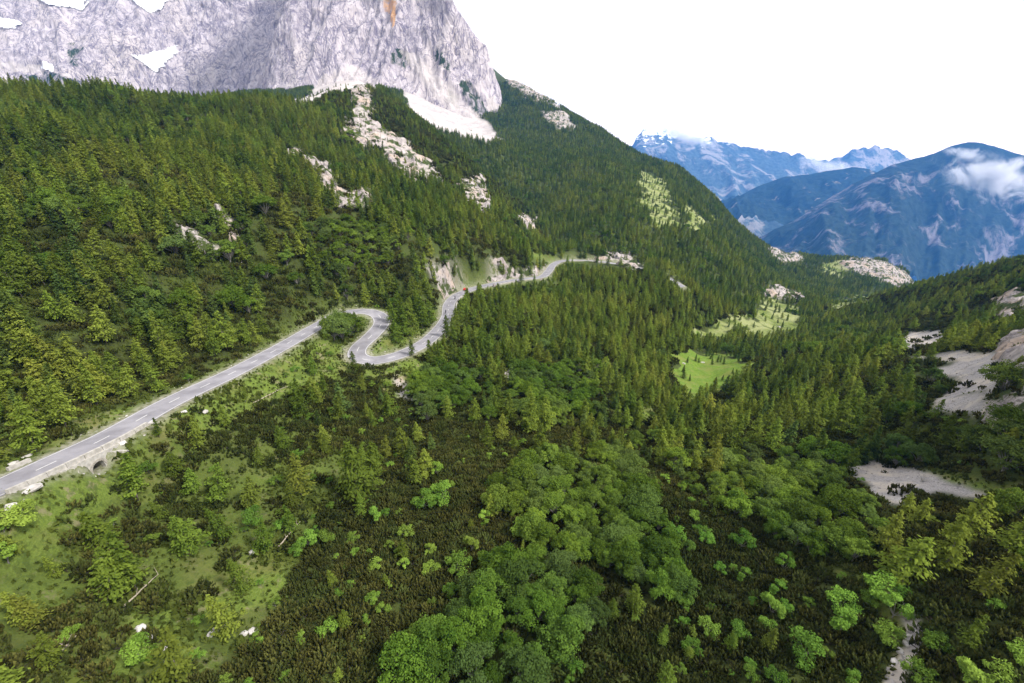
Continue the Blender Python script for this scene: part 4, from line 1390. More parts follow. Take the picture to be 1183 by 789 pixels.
def clear_view(P, h, exempt, rnd):
    """heights cut back so that the plants do not stand between the camera and the road or the bare ground"""
    h = h.copy()
    u0, v0, d0 = project(P)
    u1, v1, _ = project(P + np.array([0, 0, 1.0]) * h[:, None])
    lim_ = np.full(len(P), -1e9)
    ru, rv, rdp = RU[r_on], RV[r_on], RDp[r_on]
    for k in range(0, len(P), 4000):
        sl = slice(k, k + 4000)
        du = np.abs(ru[None] - u1[sl][:, None])
        wpx = np.maximum(h[sl] * .2 / d0[sl] * F, 2.0)[:, None]
        hit = (du < wpx) & (rv[None] > v1[sl][:, None] - 2) & (rv[None] < v0[sl][:, None]) & (rdp[None] > d0[sl][:, None] + 2)
        lim_[sl] = np.where(hit.any(1), np.where(hit, rv[None] + 2.5 + 150.0 / rdp[None], -1e9).max(1), -1e9)
    cut = np.clip((v0 - lim_) / np.maximum(v0 - v1, 1e-3), 0, 1)
    free = exempt | (rnd < .07)
    h = np.where(free, h, h * cut)
    for nm in ('gravel', 'path', 'culvert'):
        for poly in (POLY[nm] if nm != 'culvert' else [[(70, 520), (125, 496), (150, 500), (146, 524), (118, 546), (88, 548)]]):
            q = np.array(poly, float)
            q = q.mean(0) + (q - q.mean(0)) * (.98 if nm == 'gravel' else .9)
            for f in (1.0, .75, .5, .25):
                uu, vv = u0 + (u1 - u0) * f, v0 + (v1 - v0) * f
                h = np.where(in_poly(uu, vv, [tuple(x) for x in q]) & ~exempt & (h / np.maximum(d0, 1) > .012), np.minimum(h, h * f * .6), h)
    return h


TH = clear_view(TP, TH, HANDM, rng.uniform(size=len(TP)))
keep = (TH > 1.6) | HANDM
TP, TK, TH, TU, TV, TD, TZ, HANDM = (a[keep] for a in (TP, TK, TH, TU, TV, TD, TZ, HANDM))

# leafy shrubs: (u, v, crown width px); the rest at random among the dwarf pine
SHR = [(490, 588, 32), (515, 578, 30), (434, 604, 30), (470, 621, 22), (497, 641, 20), (545, 636, 28), (435, 657, 18), (498, 660, 18), (530, 660, 30), (450, 680, 14), (430, 697, 22), (443, 709, 24), (520, 688, 26), (607, 618, 32), (505, 549, 24), (518, 566, 18),
       (480, 756, 42), (503, 742, 38), (927, 760, 48), (970, 732, 54), (970, 702, 34), (890, 709, 36), (868, 701, 16), (903, 707, 24), (886, 727, 22), (855, 670, 28), (905, 660, 30), (893, 684, 26), (852, 738, 30), (816, 732, 28), (797, 754, 28), (819, 628, 18), (848, 626, 16), (856, 634, 30),
       (1016, 692, 42), (1031, 714, 42), (1020, 742, 36), (1076, 752, 36), (1175, 766, 38), (895, 789, 24), (983, 792, 32), (780, 622, 22), (815, 627, 20), (742, 560, 10), (758, 560, 10), (720, 640, 20), (790, 700, 22), (1150, 786, 34), (1060, 789, 36), (1120, 789, 40), (1000, 700, 26), (945, 640, 22), (830, 660, 18), (770, 640, 18), (760, 606, 16), (800, 600, 16),
       (330, 612, 22), (345, 640, 22), (230, 720, 16), (357, 632, 30), (375, 628, 22), (160, 765, 42), (300, 745, 14), (390, 690, 14), (350, 740, 16), (296, 740, 14), (300, 728, 12), (155, 553, 24), (172, 545, 18), (290, 605, 26), (320, 560, 16), (345, 530, 16), (380, 560, 14), (22, 606, 34), (10, 650, 40), (5, 615, 16), (440, 489, 10), (462, 520, 10), (475, 476, 8), (560, 600, 18), (575, 650, 16), (468, 655, 16), (410, 640, 12), (405, 680, 14), (385, 720, 14), (420, 740, 12)]
sp_ = [on_ground(a, b) for a, b, c in SHR]
SHP = np.array([p for p in sp_ if p is not None])
sw = np.array([SHR[i][2] for i, p in enumerate(sp_) if p is not None])
su, sv, sdp = project(SHP)
SH = sw * sdp / F / 1.25                                  # height from crown width
P = candidates(3.2, -150, 190, 14, 260, rng, 26, 300, 3)
z, u, v, d, gr, rdist = zone_of(P)
cl_ = fbm(P[:, 0] / 12, P[:, 1] / 12, 79, 2)
acc = np.select([z == ZI['pine'], z == ZI['open'], z == ZI['trans'], z == ZI['lowright'], z == ZI['verge'], z == ZI['right']], [.16 + .34 * (cl_ > .05), .14, .24, .32, .10, .14], 0)
k = rng.uniform(size=len(P)) < acc
P = P[k]
SP2, SH2 = P, rng.uniform(.7, 2.0, len(P))
SHP, SH = np.vstack([SHP, SP2]), np.concatenate([SH, SH2])

SH = clear_view(SHP, SH, (np.arange(len(SHP)) < len(SHR)) & (project(SHP)[0] > 150), np.ones(len(SHP)))
k = SH > .3
NSH = int(k[:len(SHR)].sum())
SHP, SH = SHP[k], SH[k]
print('trees', len(TP), 'shrubs', len(SHP), 'kinds', np.bincount(TK))

KN = ['larch_tree', 'spruce_tree', 'beech_tree']
NV = {'larch_tree': 4, 'spruce_tree': 3, 'beech_tree': 4, 'leafy_shrub': 4, 'dwarf_pine': 3}
H0 = {'larch_tree': 10.0, 'spruce_tree': 10.0, 'beech_tree': 8.0, 'leafy_shrub': 2.6, 'dwarf_pine': 1.0}
IND = []                                                  # (object, kind, position, height, u, v, d, zone)
SRC = {k: {} for k in NV}


def inside(u, v):
    return (u > 4) & (u < 1179) & (v > 4) & (v < 800)


def scatter(kind, P, h, idx_ind, stuff_name, stuff_label, stuff_cat, wide=(.9, 1.15)):
    k = len(P)
    r = np.random.default_rng(hash_seed[kind])
    var = r.integers(0, NV[kind], k)
    rz = r.uniform(0, 2 * math.pi, k)
    tl = r.normal(0, .035, (k, 2))
    s = h / H0[kind]
    if kind != 'dwarf_pine':                              # snow creep: stems lean a little out from the valley axis
        xs_ = np.cos(rz) * 0 + np.clip(P[:, 0] / np.maximum(P[:, 1], 20) * .16, -.14, .12)
        tl[:, 1] += xs_
    w = s * r.uniform(*wide, k)
    ind = np.zeros(k, bool)
    ind[idx_ind] = True
    u, v, d = project(P)
    for i in idx_ind:
        e = plant(kind, int(var[i]), tuple(P[i] - [0, 0, .05 * s[i]]), float(rz[i]), (w[i], w[i], s[i]), tuple(tl[i]))
        IND.append((e, kind, P[i], h[i], u[i], v[i], d[i]))
        if int(var[i]) not in SRC[kind]:
            SRC[kind][int(var[i])] = list(e.children) or [c for c in COL.objects if c.parent == e]
    m = ~ind
    if m.sum():
        srcs = [SRC[kind][q] for q in range(NV[kind])]
        instanced(stuff_name, P[m] - np.array([0, 0, .05]) * s[m][:, None], np.column_stack([tl[m], rz[m]]), np.column_stack([w[m], w[m], s[m]]), var[m], srcs, stuff_label, stuff_cat)


hash_seed = {'larch_tree': 11, 'spruce_tree': 12, 'beech_tree': 13, 'leafy_shrub': 14, 'dwarf_pine': 15}
STUFF = {'larch_tree': ('larch_forest', 'light green larch forest covering the far slopes and valley', 'forest'),
         'spruce_tree': ('spruce_forest', 'dark green spruces scattered through the forest on the far slopes', 'forest'),
         'beech_tree': ('beech_woods', 'broadleaf woods mixed into the conifers on the slopes', 'forest'),
         'leafy_shrub': ('shrubbery', 'bright green leafy undergrowth between the dwarf pines', 'shrubs')}
for q, kn in enumerate(KN):
    ii = np.nonzero(TK == q)[0]
    P, h = TP[ii], TH[ii]
    size = h / TD[ii] * inside(TU[ii], TV[ii]) + 10.0 * HANDM[ii]
    size *= (hidden_by(P[:, 0], P[:, 1]) < 1.0)
    order = np.argsort(-size)[:285]
    order = order[size[order] > 0]
    scatter(kn, P, h, order, *STUFF[kn])
u, v, d = project(SHP)
size = SH / d * inside(u, v) + 10.0 * (np.arange(len(SHP)) < len(SHR))
order = np.argsort(-size)[:285]
order = order[size[order] > 0]
scatter('leafy_shrub', SHP, SH, order, *STUFF['leafy_shrub'], wide=(.9, 1.3))

# dwarf mountain pine: a few cushions standing free, the rest one thicket
FREE = [(1040, 570, 34), (1052, 566, 24), (1064, 583, 30), (1078, 588, 34), (1096, 592, 34), (1022, 546, 10), (1118, 600, 34), (1058, 396, 20), (1072, 392, 16), (1083, 389, 12), (1100, 452, 22), (1120, 446, 22), (1136, 449, 14), (1062, 402, 20), (1078, 418, 16), (1100, 416, 12), (100, 580, 30), (82, 586, 26), (132, 566, 22), (965, 545, 22), (980, 548, 20)]
fp = [on_ground(a, b) for a, b, c in FREE]
ok = [i for i, p in enumerate(fp) if p is not None]
FP = np.array([fp[i] for i in ok])
fu_, fv_, fd_ = project(FP)
FH = np.array([FREE[i][2] for i in ok]) * fd_ / F / 3.4
thick = []
for sp, lo, hi, box, sc in ((1.45, 24, 165, (-156, 156, 8, 165), 1.0), (2.4, 165, 420, (-380, 400, 60, 420), 1.7), (4.2, 420, 820, (-620, 420, 250, 820), 2.9)):
    P = candidates(sp, *box, rng, lo, hi, 1.5)
    z, u, v, d, gr, rdist = zone_of(P)
    pn_ = fbm(P[:, 0] / 9, P[:, 1] / 9, 81, 3)
    acc = np.select([z == ZI['pine'], z == ZI['lowright'], z == ZI['trans'], z == ZI['open'], z == ZI['right'], z == ZI['rslope'], z == ZI['rock'], z == ZI['beech'], z == ZI['center'], z == ZI['slope'], z == ZI['spur'], z == ZI['verge']],
                    [.97, .9, .85, np.where(pn_ > .02, .85, .03), .6, .6, .06, .6, .5, .4, .8, np.where((pn_ > .12) & (rdist > 6.5), .5, 0)], 0)
    acc = np.where(gr, np.where(pn_ > .25, .4, .02), acc)
    k = (rng.uniform(size=len(P)) < acc) & (rdist > np.where(d > 250, 9.0, 5.5))
    for nm in ('path', 'gravel'):                         # brush does not hide the bare ground
        for poly in POLY[nm]:
            ut, vt, _ = project(P + [0, 0, .8 * sc])
            k &= ~(in_poly(ut, vt, poly) & (rng.uniform(size=len(P)) < .93))
    thick.append((P[k], sc * rng.uniform(.6, 1.5, k.sum())))
TKP, TKS = np.vstack([t[0] for t in thick]), np.concatenate([t[1] for t in thick])
print('dwarf pines', len(TKP))
scatter('dwarf_pine', np.vstack([FP, TKP]), np.concatenate([FH, TKS]), np.arange(len(FP)), 'dwarf_pine_thicket', 'dark brown green thicket of dwarf mountain pine covering the valley floor', 'shrubs', wide=(.9, 1.25))
# grass tufts and herbs on the open ground
P = candidates(.8, -140, 170, 16, 190, rng, 28, 190, 1.0)
z, u, v, d, gr, rdist = zone_of(P)
pn_ = fbm(P[:, 0] / 5, P[:, 1] / 5, 83, 3)
okz = gr | np.isin(z, [ZI['open'], ZI['verge'], ZI['trans'], ZI['lowright'], ZI['right'], ZI['slope']])
k = okz & (z != ZI['bare']) & (rdist > 4.2) & (rng.uniform(size=len(P)) < np.clip(.62 + .9 * pn_, .15, 1))
P, pn_ = P[k], pn_[k]
print('grass tufts', len(P))
GL = Leaves()
nb_l = 5
for q in range(nb_l):
    m = len(P)
    out_ = unit(m, rng) * [1, 1, 0] + [0, 0, .0]
    hgt_ = rng.uniform(.22, .6, m) * (1 + .8 * (pn_ > .3))
    ax = out_ * .8 + np.array([0, 0, 1.0])
    c = P + out_ * (rng.uniform(.0, .35, m))[:, None] + np.array([0, 0, 1.0]) * (hgt_ * .4)[:, None]
    GL.add(c, unit(m, rng) * .5 + out_ + [0, 0, .5], ax, hgt_ * .75, hgt_ * .38, .45 + .8 * fbm(P[:, 0] / 3, P[:, 1] / 3, 84, 2) + rng.normal(size=m) * .14)
M_GRASS = leaf_mat('grass_blades', (.065, .090, .018), (.150, .185, .038), (.13, .16, .035), .4)
tag(obj('grass', GL.mesh('grass', M_GRASS)), 'short tufted grass and herbs on the open slopes beside the road', 'grass', None, 'stuff')
print('script time', round(time.time() - T0, 1))

# ------------------------------------------------------------------ things along the road
def near_road(u, v):
    uu, vv, _ = project(ROAD)
    return int(np.argmin((uu - u) ** 2 + (vv - v) ** 2))


def road_frame(i):
    t = ROAD[min(i + 2, nL - 1)] - ROAD[max(i - 2, 0)]
    t = t / np.linalg.norm(t)
    n_ = np.array([t[1], -t[0], 0.0])
    return ROAD[i], t, n_ / np.linalg.norm(n_)


M_WALL = simple_mat('weathered_concrete', (.46, .44, .41), (.30, .285, .26), 1.6, .9, .03)
M_STONE = simple_mat('masonry', (.40, .37, .33), (.24, .22, .19), 2.6, .9, .06)
M_LIME = simple_mat('limestone_boulder', (.54, .52, .50), (.28, .265, .25), 1.1, .95, .08)
M_CRAG = simple_mat('crag', (.47, .43, .41), (.20, .18, .17), .28, .95, .4, detail=9)
M_WOOD = simple_mat('bleached_wood', (.42, .37, .29), (.26, .22, .17), 4, .9)


def parapet(i0, i1, off, label, h=.75, w=.42, seg=3, group=None):
    p0, t0, n0 = road_frame(i0)
    root = empty('roadside_parapet', tuple(p0 + n0 * off))
    tag(root, label, 'parapet', group)
    base = Vector(root.location)
    k = i0
    while k + seg <= i1:
        a, ta, na = road_frame(k)
        b, tb, nb = road_frame(k + seg)
        A, B = Vector(a + na * off), Vector(b + nb * off)
        A += (B - A) * .015
        B -= (B - A) * .015
        m = MB()
        na, nb = Vector(na), Vector(nb)
        up = Vector((0, 0, h))
        dn = Vector((0, 0, -.5))
        V = [A - na * w / 2 + dn, A + na * w / 2 + dn, B + nb * w / 2 + dn, B - nb * w / 2 + dn, A - na * w / 2 + up, A + na * w / 2 + up, B + nb * w / 2 + up, B - nb * w / 2 + up]
        m.add([v - base for v in V], [(0, 3, 2, 1), (4, 5, 6, 7), (0, 1, 5, 4), (1, 2, 6, 5), (2, 3, 7, 6), (3, 0, 4, 7)])
        m.build('parapet_block', M_WALL, root)
        k += seg
    return root


ia, ib = near_road(-30, 575), near_road(158, 487)
parapet(ia, ib, 3.5, 'long pale jointed parapet on the valley edge of the road above the culvert', .7)
i1, i2 = near_road(42, 545), near_road(66, 530)
parapet(i1, i2 + 1, -4.1, 'short low parapet on the uphill edge of the road opposite the culvert', .55)
i1, i2 = near_road(519, 362), near_road(523, 344)
parapet(i1, i2 + 8, 4.0, 'pale curved parapet on the outer edge of the bend below the bare cutting', .6, .5, 2)
i1, i2 = near_road(572, 327), near_road(612, 321)
parapet(i1, i2, 3.7, 'pale parapet on the outer edge of the straight beyond the red car', .6)
i1, i2 = near_road(655, 301), near_road(700, 303)
parapet(i1, i2, 3.7, 'faint pale parapet where the road runs out of sight behind the larches', .6)

# culvert: a face wall with an arch, wing walls, the vault under the road
cp, ctn, cnn = road_frame(CUL)
cul = empty('stone_culvert', tuple(cp + cnn * 3.9))
tag(cul, 'pale masonry culvert with a dark round arch carrying the road over a gully', 'culvert')
cul.rotation_euler = (0, 0, math.atan2(ctn[1], ctn[0]))     # local x along the road, local -y to the valley
slope_r = ctn[2] / math.hypot(ctn[0], ctn[1])


def depth_at(a):
    return -(.7 + 2.6 * math.exp(-(a / 2.8) ** 2))


R_A = 1.15
spring = -2.45
m = MB()
xs = np.concatenate([np.linspace(-5.0, -R_A, 14), np.linspace(-R_A, R_A, 15)[1:-1], np.linspace(R_A, 5.0, 14)])
prof = []
for a in xs:
    top_ = slope_r * a - .05
    bot = depth_at(a) - .7
    if abs(a) < R_A - 1e-6:
        bot = spring + math.sqrt(R_A ** 2 - a ** 2)
    prof.append((a, bot, top_))
for (a0, b0_, t0_), (a1, b1_, t1_) in zip(prof[:-1], prof[1:]):
    V = [(a0, -.12, b0_), (a1, -.12, b1_), (a1, -.12, t1_), (a0, -.12, t0_), (a0, .55, b0_), (a1, .55, b1_), (a1, .55, t1_), (a0, .55, t0_)]
    m.add(V, [(0, 1, 2, 3), (5, 4, 7, 6), (3, 2, 6, 7), (1, 0, 4, 5)])
m.build('face_wall', M_WALL, cul)
m = MB()
th = np.linspace(0, math.pi, 17)
ring = [(R_A * math.cos(t), spring + R_A * math.sin(t)) for t in th]
ring = [(R_A, spring - 1.6)] + ring + [(-R_A, spring - 1.6)]
V = [(x, y, z) for y in (.5, 6.2) for x, z in ring]
k = len(ring)
m.add(V, [(i, i + 1, k + i + 1, k + i) for i in range(k - 1)])
m.build('vault', M_STONE, cul)
m = MB()
for q in range(13):                                        # voussoirs round the arch
    t = math.pi * (q + .5) / 13
    M_ = Matrix.Rotation(math.pi / 2 - t, 3, 'Y')
    m.box(((R_A + .2) * math.cos(t), -.16, spring + (R_A + .2) * math.sin(t)), (.36, .14, .38), M_)
m.build('arch_stones', M_STONE, cul)
for sgn in (-1, 1):
    m = MB()
    L0, L1 = 2.7, 4.6
    V = [(sgn * L0, -.1, -3.6), (sgn * L1, -2.0, -4.2), (sgn * L1, -2.0, -2.5), (sgn * L0, -.1, slope_r * sgn * L0 - .7)]
    off = Vector((.35 * sgn, .35, 0))
    V = [Vector(v) for v in V]
    m.add([*V, *[v + off for v in V]], [(0, 1, 2, 3), (7, 6, 5, 4), (3, 2, 6, 7), (1, 0, 4, 5), (2, 1, 5, 6), (0, 3, 7, 4)])
    m.build('wing_wall', M_WALL, cul)


# ------------------------------------------------------------------ vehicles
def paint(name, c, rough=.35, metallic=0.0):
    m, nt, out = mat(name)
    f = noise_n(nt, 8, 3, .5, N(nt, 'ShaderNodeTexCoord').outputs['Object'])
    b = N(nt, 'ShaderNodeBsdfPrincipled', {'Roughness': rough, 'Metallic': metallic, 'Base Color': mixc(nt, f, c, [x * .85 for x in c])})
    nt.links.new(b.outputs[0], out.inputs[0])
    return m


M_RED, M_GLASS, M_TYRE, M_RIM, M_LAMP, M_DARK = paint('red_paint', (.62, .03, .03)), paint('tinted_glass', (.02, .025, .03), .08), paint('rubber', (.02, .02, .02), .9), paint('alloy', (.5, .5, .52), .3, .8), paint('lamp_glass', (.75, .75, .7), .15), paint('dark_metal', (.03, .03, .035), .4, .3)
M_SUIT, M_HELM, M_SKIN = paint('riding_suit', (.03, .03, .04), .7), paint('helmet', (.12, .12, .13), .25), paint('skin', (.45, .28, .2), .6)


def loft(mb, sections, mi=0):
    """sections: list of equally long rings (x, [(y, z) ...])"""
    k = len(sections[0][1])
    vs = [(x, y, z) for x, r in sections for y, z in r]
    fs = [(i * k + j, i * k + (j + 1) % k, (i + 1) * k + (j + 1) % k, (i + 1) * k + j) for i in range(len(sections) - 1) for j in range(k)]
    fs += [tuple(range(k))[::-1], tuple((len(sections) - 1) * k + j for j in range(k))]
    mb.add(vs, fs, mi)


def wheel(root, x, y, r, w, parent_name='wheel'):
    we = bpy.data.objects.new(parent_name, None)
    we.location = (x, y, r)
    we.empty_display_size = .2
    link(we, root)
    m = MB()
    n_ = 20
    prof_ = [(-w / 2, r * .62), (-w / 2, r * .92), (-w * .36, r), (w * .36, r), (w / 2, r * .92), (w / 2, r * .62)]
    vs = [(q * math.cos(t), yy, q * math.sin(t)) for t in [2 * math.pi * i / n_ for i in range(n_)] for yy, q in prof_]
    kk = len(prof_)
    m.add(vs, [(i * kk + j, i * kk + j + 1, ((i + 1) % n_) * kk + j + 1, ((i + 1) % n_) * kk + j) for i in range(n_) for j in range(kk - 1)])
    m.build('tyre', M_TYRE, we, smooth_shade=True)
    m = MB()
    for q in range(5):
        t = 2 * math.pi * q / 5
        m.box((r * .33 * math.cos(t), 0, r * .33 * math.sin(t)), (r * .62, w * .55, r * .16), Matrix.Rotation(-t, 3, 'Y'))
    m.tube([(0, -w * .3, 0), (0, w * .3, 0)], r * .14, 10)
    m.build('rim', M_RIM, we)


ic = near_road(540.5, 336.5)
p, t, n_ = road_frame(ic)
car = empty('car', tuple(p - n_ * 1.4 + np.array([0, 0, .035])), 0)
car.rotation_euler = (0, -math.asin(t[2]), math.atan2(t[1], t[0]))
tag(car, 'red hatchback car driving through the bend below the bare cutting', 'car')


def rr_ring(w, z0, z1, c=.12):
    return [(-w, z0 + c), (-w + c, z0), (w - c, z0), (w, z0 + c), (w, z1 - c), (w - c * .8, z1), (-w + c * .8, z1), (-w, z1 - c)]


m = MB()
loft(m, [(-2.0, rr_ring(.74, .42, .78)), (-1.88, rr_ring(.84, .26, .92)), (-1.0, rr_ring(.87, .22, .95)), (.6, rr_ring(.87, .22, .95)), (1.5, rr_ring(.85, .22, .86)), (1.95, rr_ring(.78, .28, .74)), (2.08, rr_ring(.66, .36, .62))])
m.build('body', M_RED, car, smooth_shade=False)
m = MB()
loft(m, [(-1.85, rr_ring(.70, .90, .98, .03)), (-1.5, rr_ring(.66, .90, 1.42, .1)), (-.2, rr_ring(.67, .90, 1.48, .12)), (.45, rr_ring(.66, .90, 1.36, .1)), (1.15, rr_ring(.70, .84, .92, .03))])
cab = m.build('cabin', M_RED, car)
m = MB()
for s_ in (-1, 1):
    m.add([(-1.35, s_ * .70, .99), (.75, s_ * .715, .98), (.38, s_ * .675, 1.30), (-.2, s_ * .68, 1.40), (-1.3, s_ * .67, 1.34)], [(0, 1, 2, 3, 4)])
m.build('side_window', M_GLASS, cab)
m = MB()
m.add([(1.12, -.62, .95), (1.12, .62, .95), (.50, .56, 1.37), (.50, -.56, 1.37)], [(0, 1, 2, 3)])
m.build('windscreen', M_GLASS, cab)
for x in (-1.28, 1.28):
    for y in (-.78, .78):
        wheel(car, x, y, .32, .22)
for y in (-.56, .56):
    m = MB()
    m.box((2.03, y, .60), (.1, .30, .14))
    m.build('headlight', M_LAMP, car)

biker_group = 'motorcyclists on the road below the red car'
for (bu, bv, lab, lab2, side) in ((525, 347.5, 'just below the red car, beside the curved parapet', 'just below the red car', 1.3), (520.5, 361.5, 'on the road between the two others', 'that is between the two others', -1.2), (512.5, 375, 'closest to the hairpin, where larches reach the road', 'closest to the hairpin', 1.2)):
    i = near_road(bu, bv)
    p, t, n_ = road_frame(i)
    loc = tuple(p + n_ * side + np.array([0, 0, .035]))
    rot = (0, -math.asin(t[2]), math.atan2(t[1], t[0]))
    bk = empty('motorcycle', loc)
    bk.rotation_euler = rot
    tag(bk, 'dark motorcycle ' + lab, 'motorcycle', 'motorcycles on the road')
    for x in (-.72, .72):
        wheel(bk, x, 0, .33, .14)
    m = MB()
    m.tube([(-.72, .09, .33), (-.25, .12, .42), (.2, .1, .38)], [.035, .05, .05], 6)
    m.tube([(.72, .08, .33), (.50, .08, .80), (.42, .06, .98)], .03, 6)
    m.tube([(.72, -.08, .33), (.50, -.08, .80), (.42, -.06, .98)], .03, 6)
    m.box((0, 0, .45), (.55, .3, .34))
    m.build('frame', M_DARK, bk)
    m = MB()
    loft(m, [(-.05, rr_ring(.12, .68, .88, .05)), (.2, rr_ring(.17, .66, .98, .07)), (.45, rr_ring(.11, .70, .94, .05))])
    m.build('fuel_tank', M_DARK, bk)
    m = MB()
    loft(m, [(-.85, rr_ring(.10, .80, .90, .03)), (-.4, rr_ring(.14, .72, .82, .03)), (-.02, rr_ring(.10, .70, .78, .03))])
    m.build('seat', M_TYRE, bk)
    m = MB()
    m.tube([(.30, -.36, 1.02), (.42, -.2, 1.05), (.42, .2, 1.05), (.30, .36, 1.02)], .02, 6)
    m.build('handlebar', M_DARK, bk)
    m = MB()
    m.tube([(.56, 0, .86), (.68, 0, .86)], [.06, .1], 10)
    m.build('headlight', M_LAMP, bk)
    # the rider: one skinned body, seated and reaching for the bar
    jv = [(-.22, 0, .86), (-.15, 0, 1.10), (-.02, 0, 1.34), (.04, 0, 1.46), (.10, 0, 1.60),
          (-.03, .20, 1.34), (.12, .30, 1.14), (.28, .33, 1.05), (-.03, -.20, 1.34), (.12, -.30, 1.14), (.28, -.33, 1.05),
          (-.12, .12, .86), (.24, .22, .80), (.02, .22, .42), (.14, .22, .36), (-.12, -.12, .86), (.24, -.22, .80), (.02, -.22, .42), (.14, -.22, .36)]
    je = [(0, 1), (1, 2), (2, 3), (3, 4), (2, 5), (5, 6), (6, 7), (2, 8), (8, 9), (9, 10), (0, 11), (11, 12), (12, 13), (13, 14), (0, 15), (15, 16), (16, 17), (17, 18)]
    jr = [.15, .15, .17, .07, .09, .07, .05, .04, .07, .05, .04, .1, .075, .05, .045, .1, .075, .05, .045]
    rm_ = bpy.data.meshes.new('person')
    rm_.from_pydata(jv, je, [])
    rm_.materials.append(M_SUIT)
    ro = obj('person', rm_, None, loc)
    ro.rotation_euler = rot
    tag(ro, 'person in dark suit riding the motorcycle ' + lab2, 'person', 'riders on motorcycles')
    sk = ro.modifiers.new('skin', 'SKIN')
    sv = rm_.skin_vertices.new() if not rm_.skin_vertices else None
    for q, r_ in zip(rm_.skin_vertices[0].data, jr):
        q.radius = (r_, r_)
    rm_.skin_vertices[0].data[0].use_root = True
    ro.modifiers.new('smooth', 'SUBSURF').levels = 1
    bmh = bmesh.new()
    bmesh.ops.create_icosphere(bmh, subdivisions=2, radius=.14)
    for vv in bmh.verts:
        vv.co = Vector((vv.co.x * 1.12, vv.co.y * .92, vv.co.z * 1.05)) + Vector((.11, 0, 1.64))
    hm = bpy.data.meshes.new('helmet')
    bmh.to_mesh(hm)
    bmh.free()
    hm.materials.append(M_HELM)
    obj('helmet', hm, ro)


# ------------------------------------------------------------------ rocks, crags, fallen wood
def rock_mesh(name, seed, sx, sy, sz, sub, m, rough=.28, freq=1.3):
    b = bmesh.new()
    bmesh.ops.create_icosphere(b, subdivisions=sub, radius=1.0)
    P = np.array([v.co[:] for v in b.verts])
    n0 = noise3(P[:, 0] * freq, P[:, 1] * freq, P[:, 2] * freq, seed)
    n1_ = 1 - 2 * np.abs(noise3(P[:, 0] * freq * 2.3, P[:, 1] * freq * 2.3, P[:, 2] * freq * 1.2, seed + 1))
    n2_ = 1 - 2 * np.abs(noise3(P[:, 0] * freq * 5.1, P[:, 1] * freq * 5.1, P[:, 2] * freq * 2.5, seed + 2))
    P = P * (1 + rough * (n0 + .45 * n1_ + .22 * n2_))[:, None]
    # flat faces as of broken rock
    r_ = np.random.default_rng(seed)
    for _ in range(5):
        d = r_.normal(size=3)
        d /= np.linalg.norm(d)
        c_ = r_.uniform(.62, .9)
        ex = np.maximum(P @ d - c_, 0)
        P -= ex[:, None] * d * .85
    P *= [sx, sy, sz]
    for v, q in zip(b.verts, P):
        v.co = q
    me = bpy.data.meshes.new(name)
    b.to_mesh(me)
    b.free()
    me.materials.append(m)
    return me


BOULD = [  # u, v, width px, height share, label
    (34, 566, 22, .2, 'large flat white slab below the parapet at the roadside'), (162, 727, 12, .5, 'long pale rock topmost in the small clearing'), (174, 737, 7, .7, 'grey rock in the middle of the small clearing, below the long pale one'),
    (189, 750, 8, .6, 'white rock on the right edge of the small clearing'), (162, 757, 7, .8, 'bright white rock by the round green shrub in the clearing'), (191, 766, 8, .6, 'lowest white rock in the small clearing'),
    (242, 734, 8, .8, 'grey rock at the foot of the grassy clearing, left of a pair'), (250, 728, 10, .9, 'upright white rock at the foot of the grassy clearing'), (281, 733, 10, .5, 'flat white rock beside the bright shrub at the thicket edge'), (292, 731, 13, .7, 'biggest white rock beside the bright shrub at the thicket edge'),
    (291, 638, 8, .8, 'pale rock under the larch at the top of the clearing'), (8, 586, 16, .3, 'flat pale rock in the short grass at the edge of the view'), (141, 512, 9, .4, 'pale block on the bank above the culvert arch'), (14, 536, 12, .2, 'pale bare slab on the uphill bank of the road'), (30, 528, 10, .25, 'bare slab beside the uphill road edge, lowest on the bank'),
    (176, 489, 9, .4, 'heap of pale stone at the end of the long parapet'), (212, 476, 7, .4, 'pale stone on the bank below the road, above the larches'), (236, 476, 8, .4, 'pale stone in rough grass below the road straight'), (470, 455, 9, .6, 'pale rock in the bare slip below the hairpin'), (478, 462, 8, .6, 'lowest pale rock in the slip below the hairpin'),
    (1040, 752, 9, .5, 'grey stone in the middle of the stony path'), (1046, 744, 8, .5, 'white stone where the stony path narrows'), (1034, 764, 9, .5, 'white stone low down on the stony path'), (1050, 735, 6, .5, 'small stone high up on the stony path'), (790, 420, 3.5, .5, 'white stone at the upper rim of the green meadow'), (812, 419, 4, .5, 'white stone in the row along the meadow top'), (788, 458, 3.5, .5, 'white stone low on the meadow by the small tree'), (900, 378, 4, .5, 'pale boulder on the stony pasture'), (912, 384, 4, .5, 'pale boulder at the lower end of the stony pasture')]
for k, (u, v, w, hs, lab) in enumerate(BOULD):
    p = on_ground(u, v)
    if p is None:
        continue
    d = project(p)[2]
    sx = w * d / F / 2
    r_ = random.Random(k)
    o = obj('boulder', rock_mesh('boulder', 700 + k, sx, sx * r_.uniform(.7, 1.0), max(sx * hs, .18), 3, M_LIME), None, tuple(p + [0, 0, .05 * sx]))
    o.rotation_euler = (0, 0, r_.uniform(0, 6.28))
    tag(o, lab, 'boulder', 'pale limestone boulders')

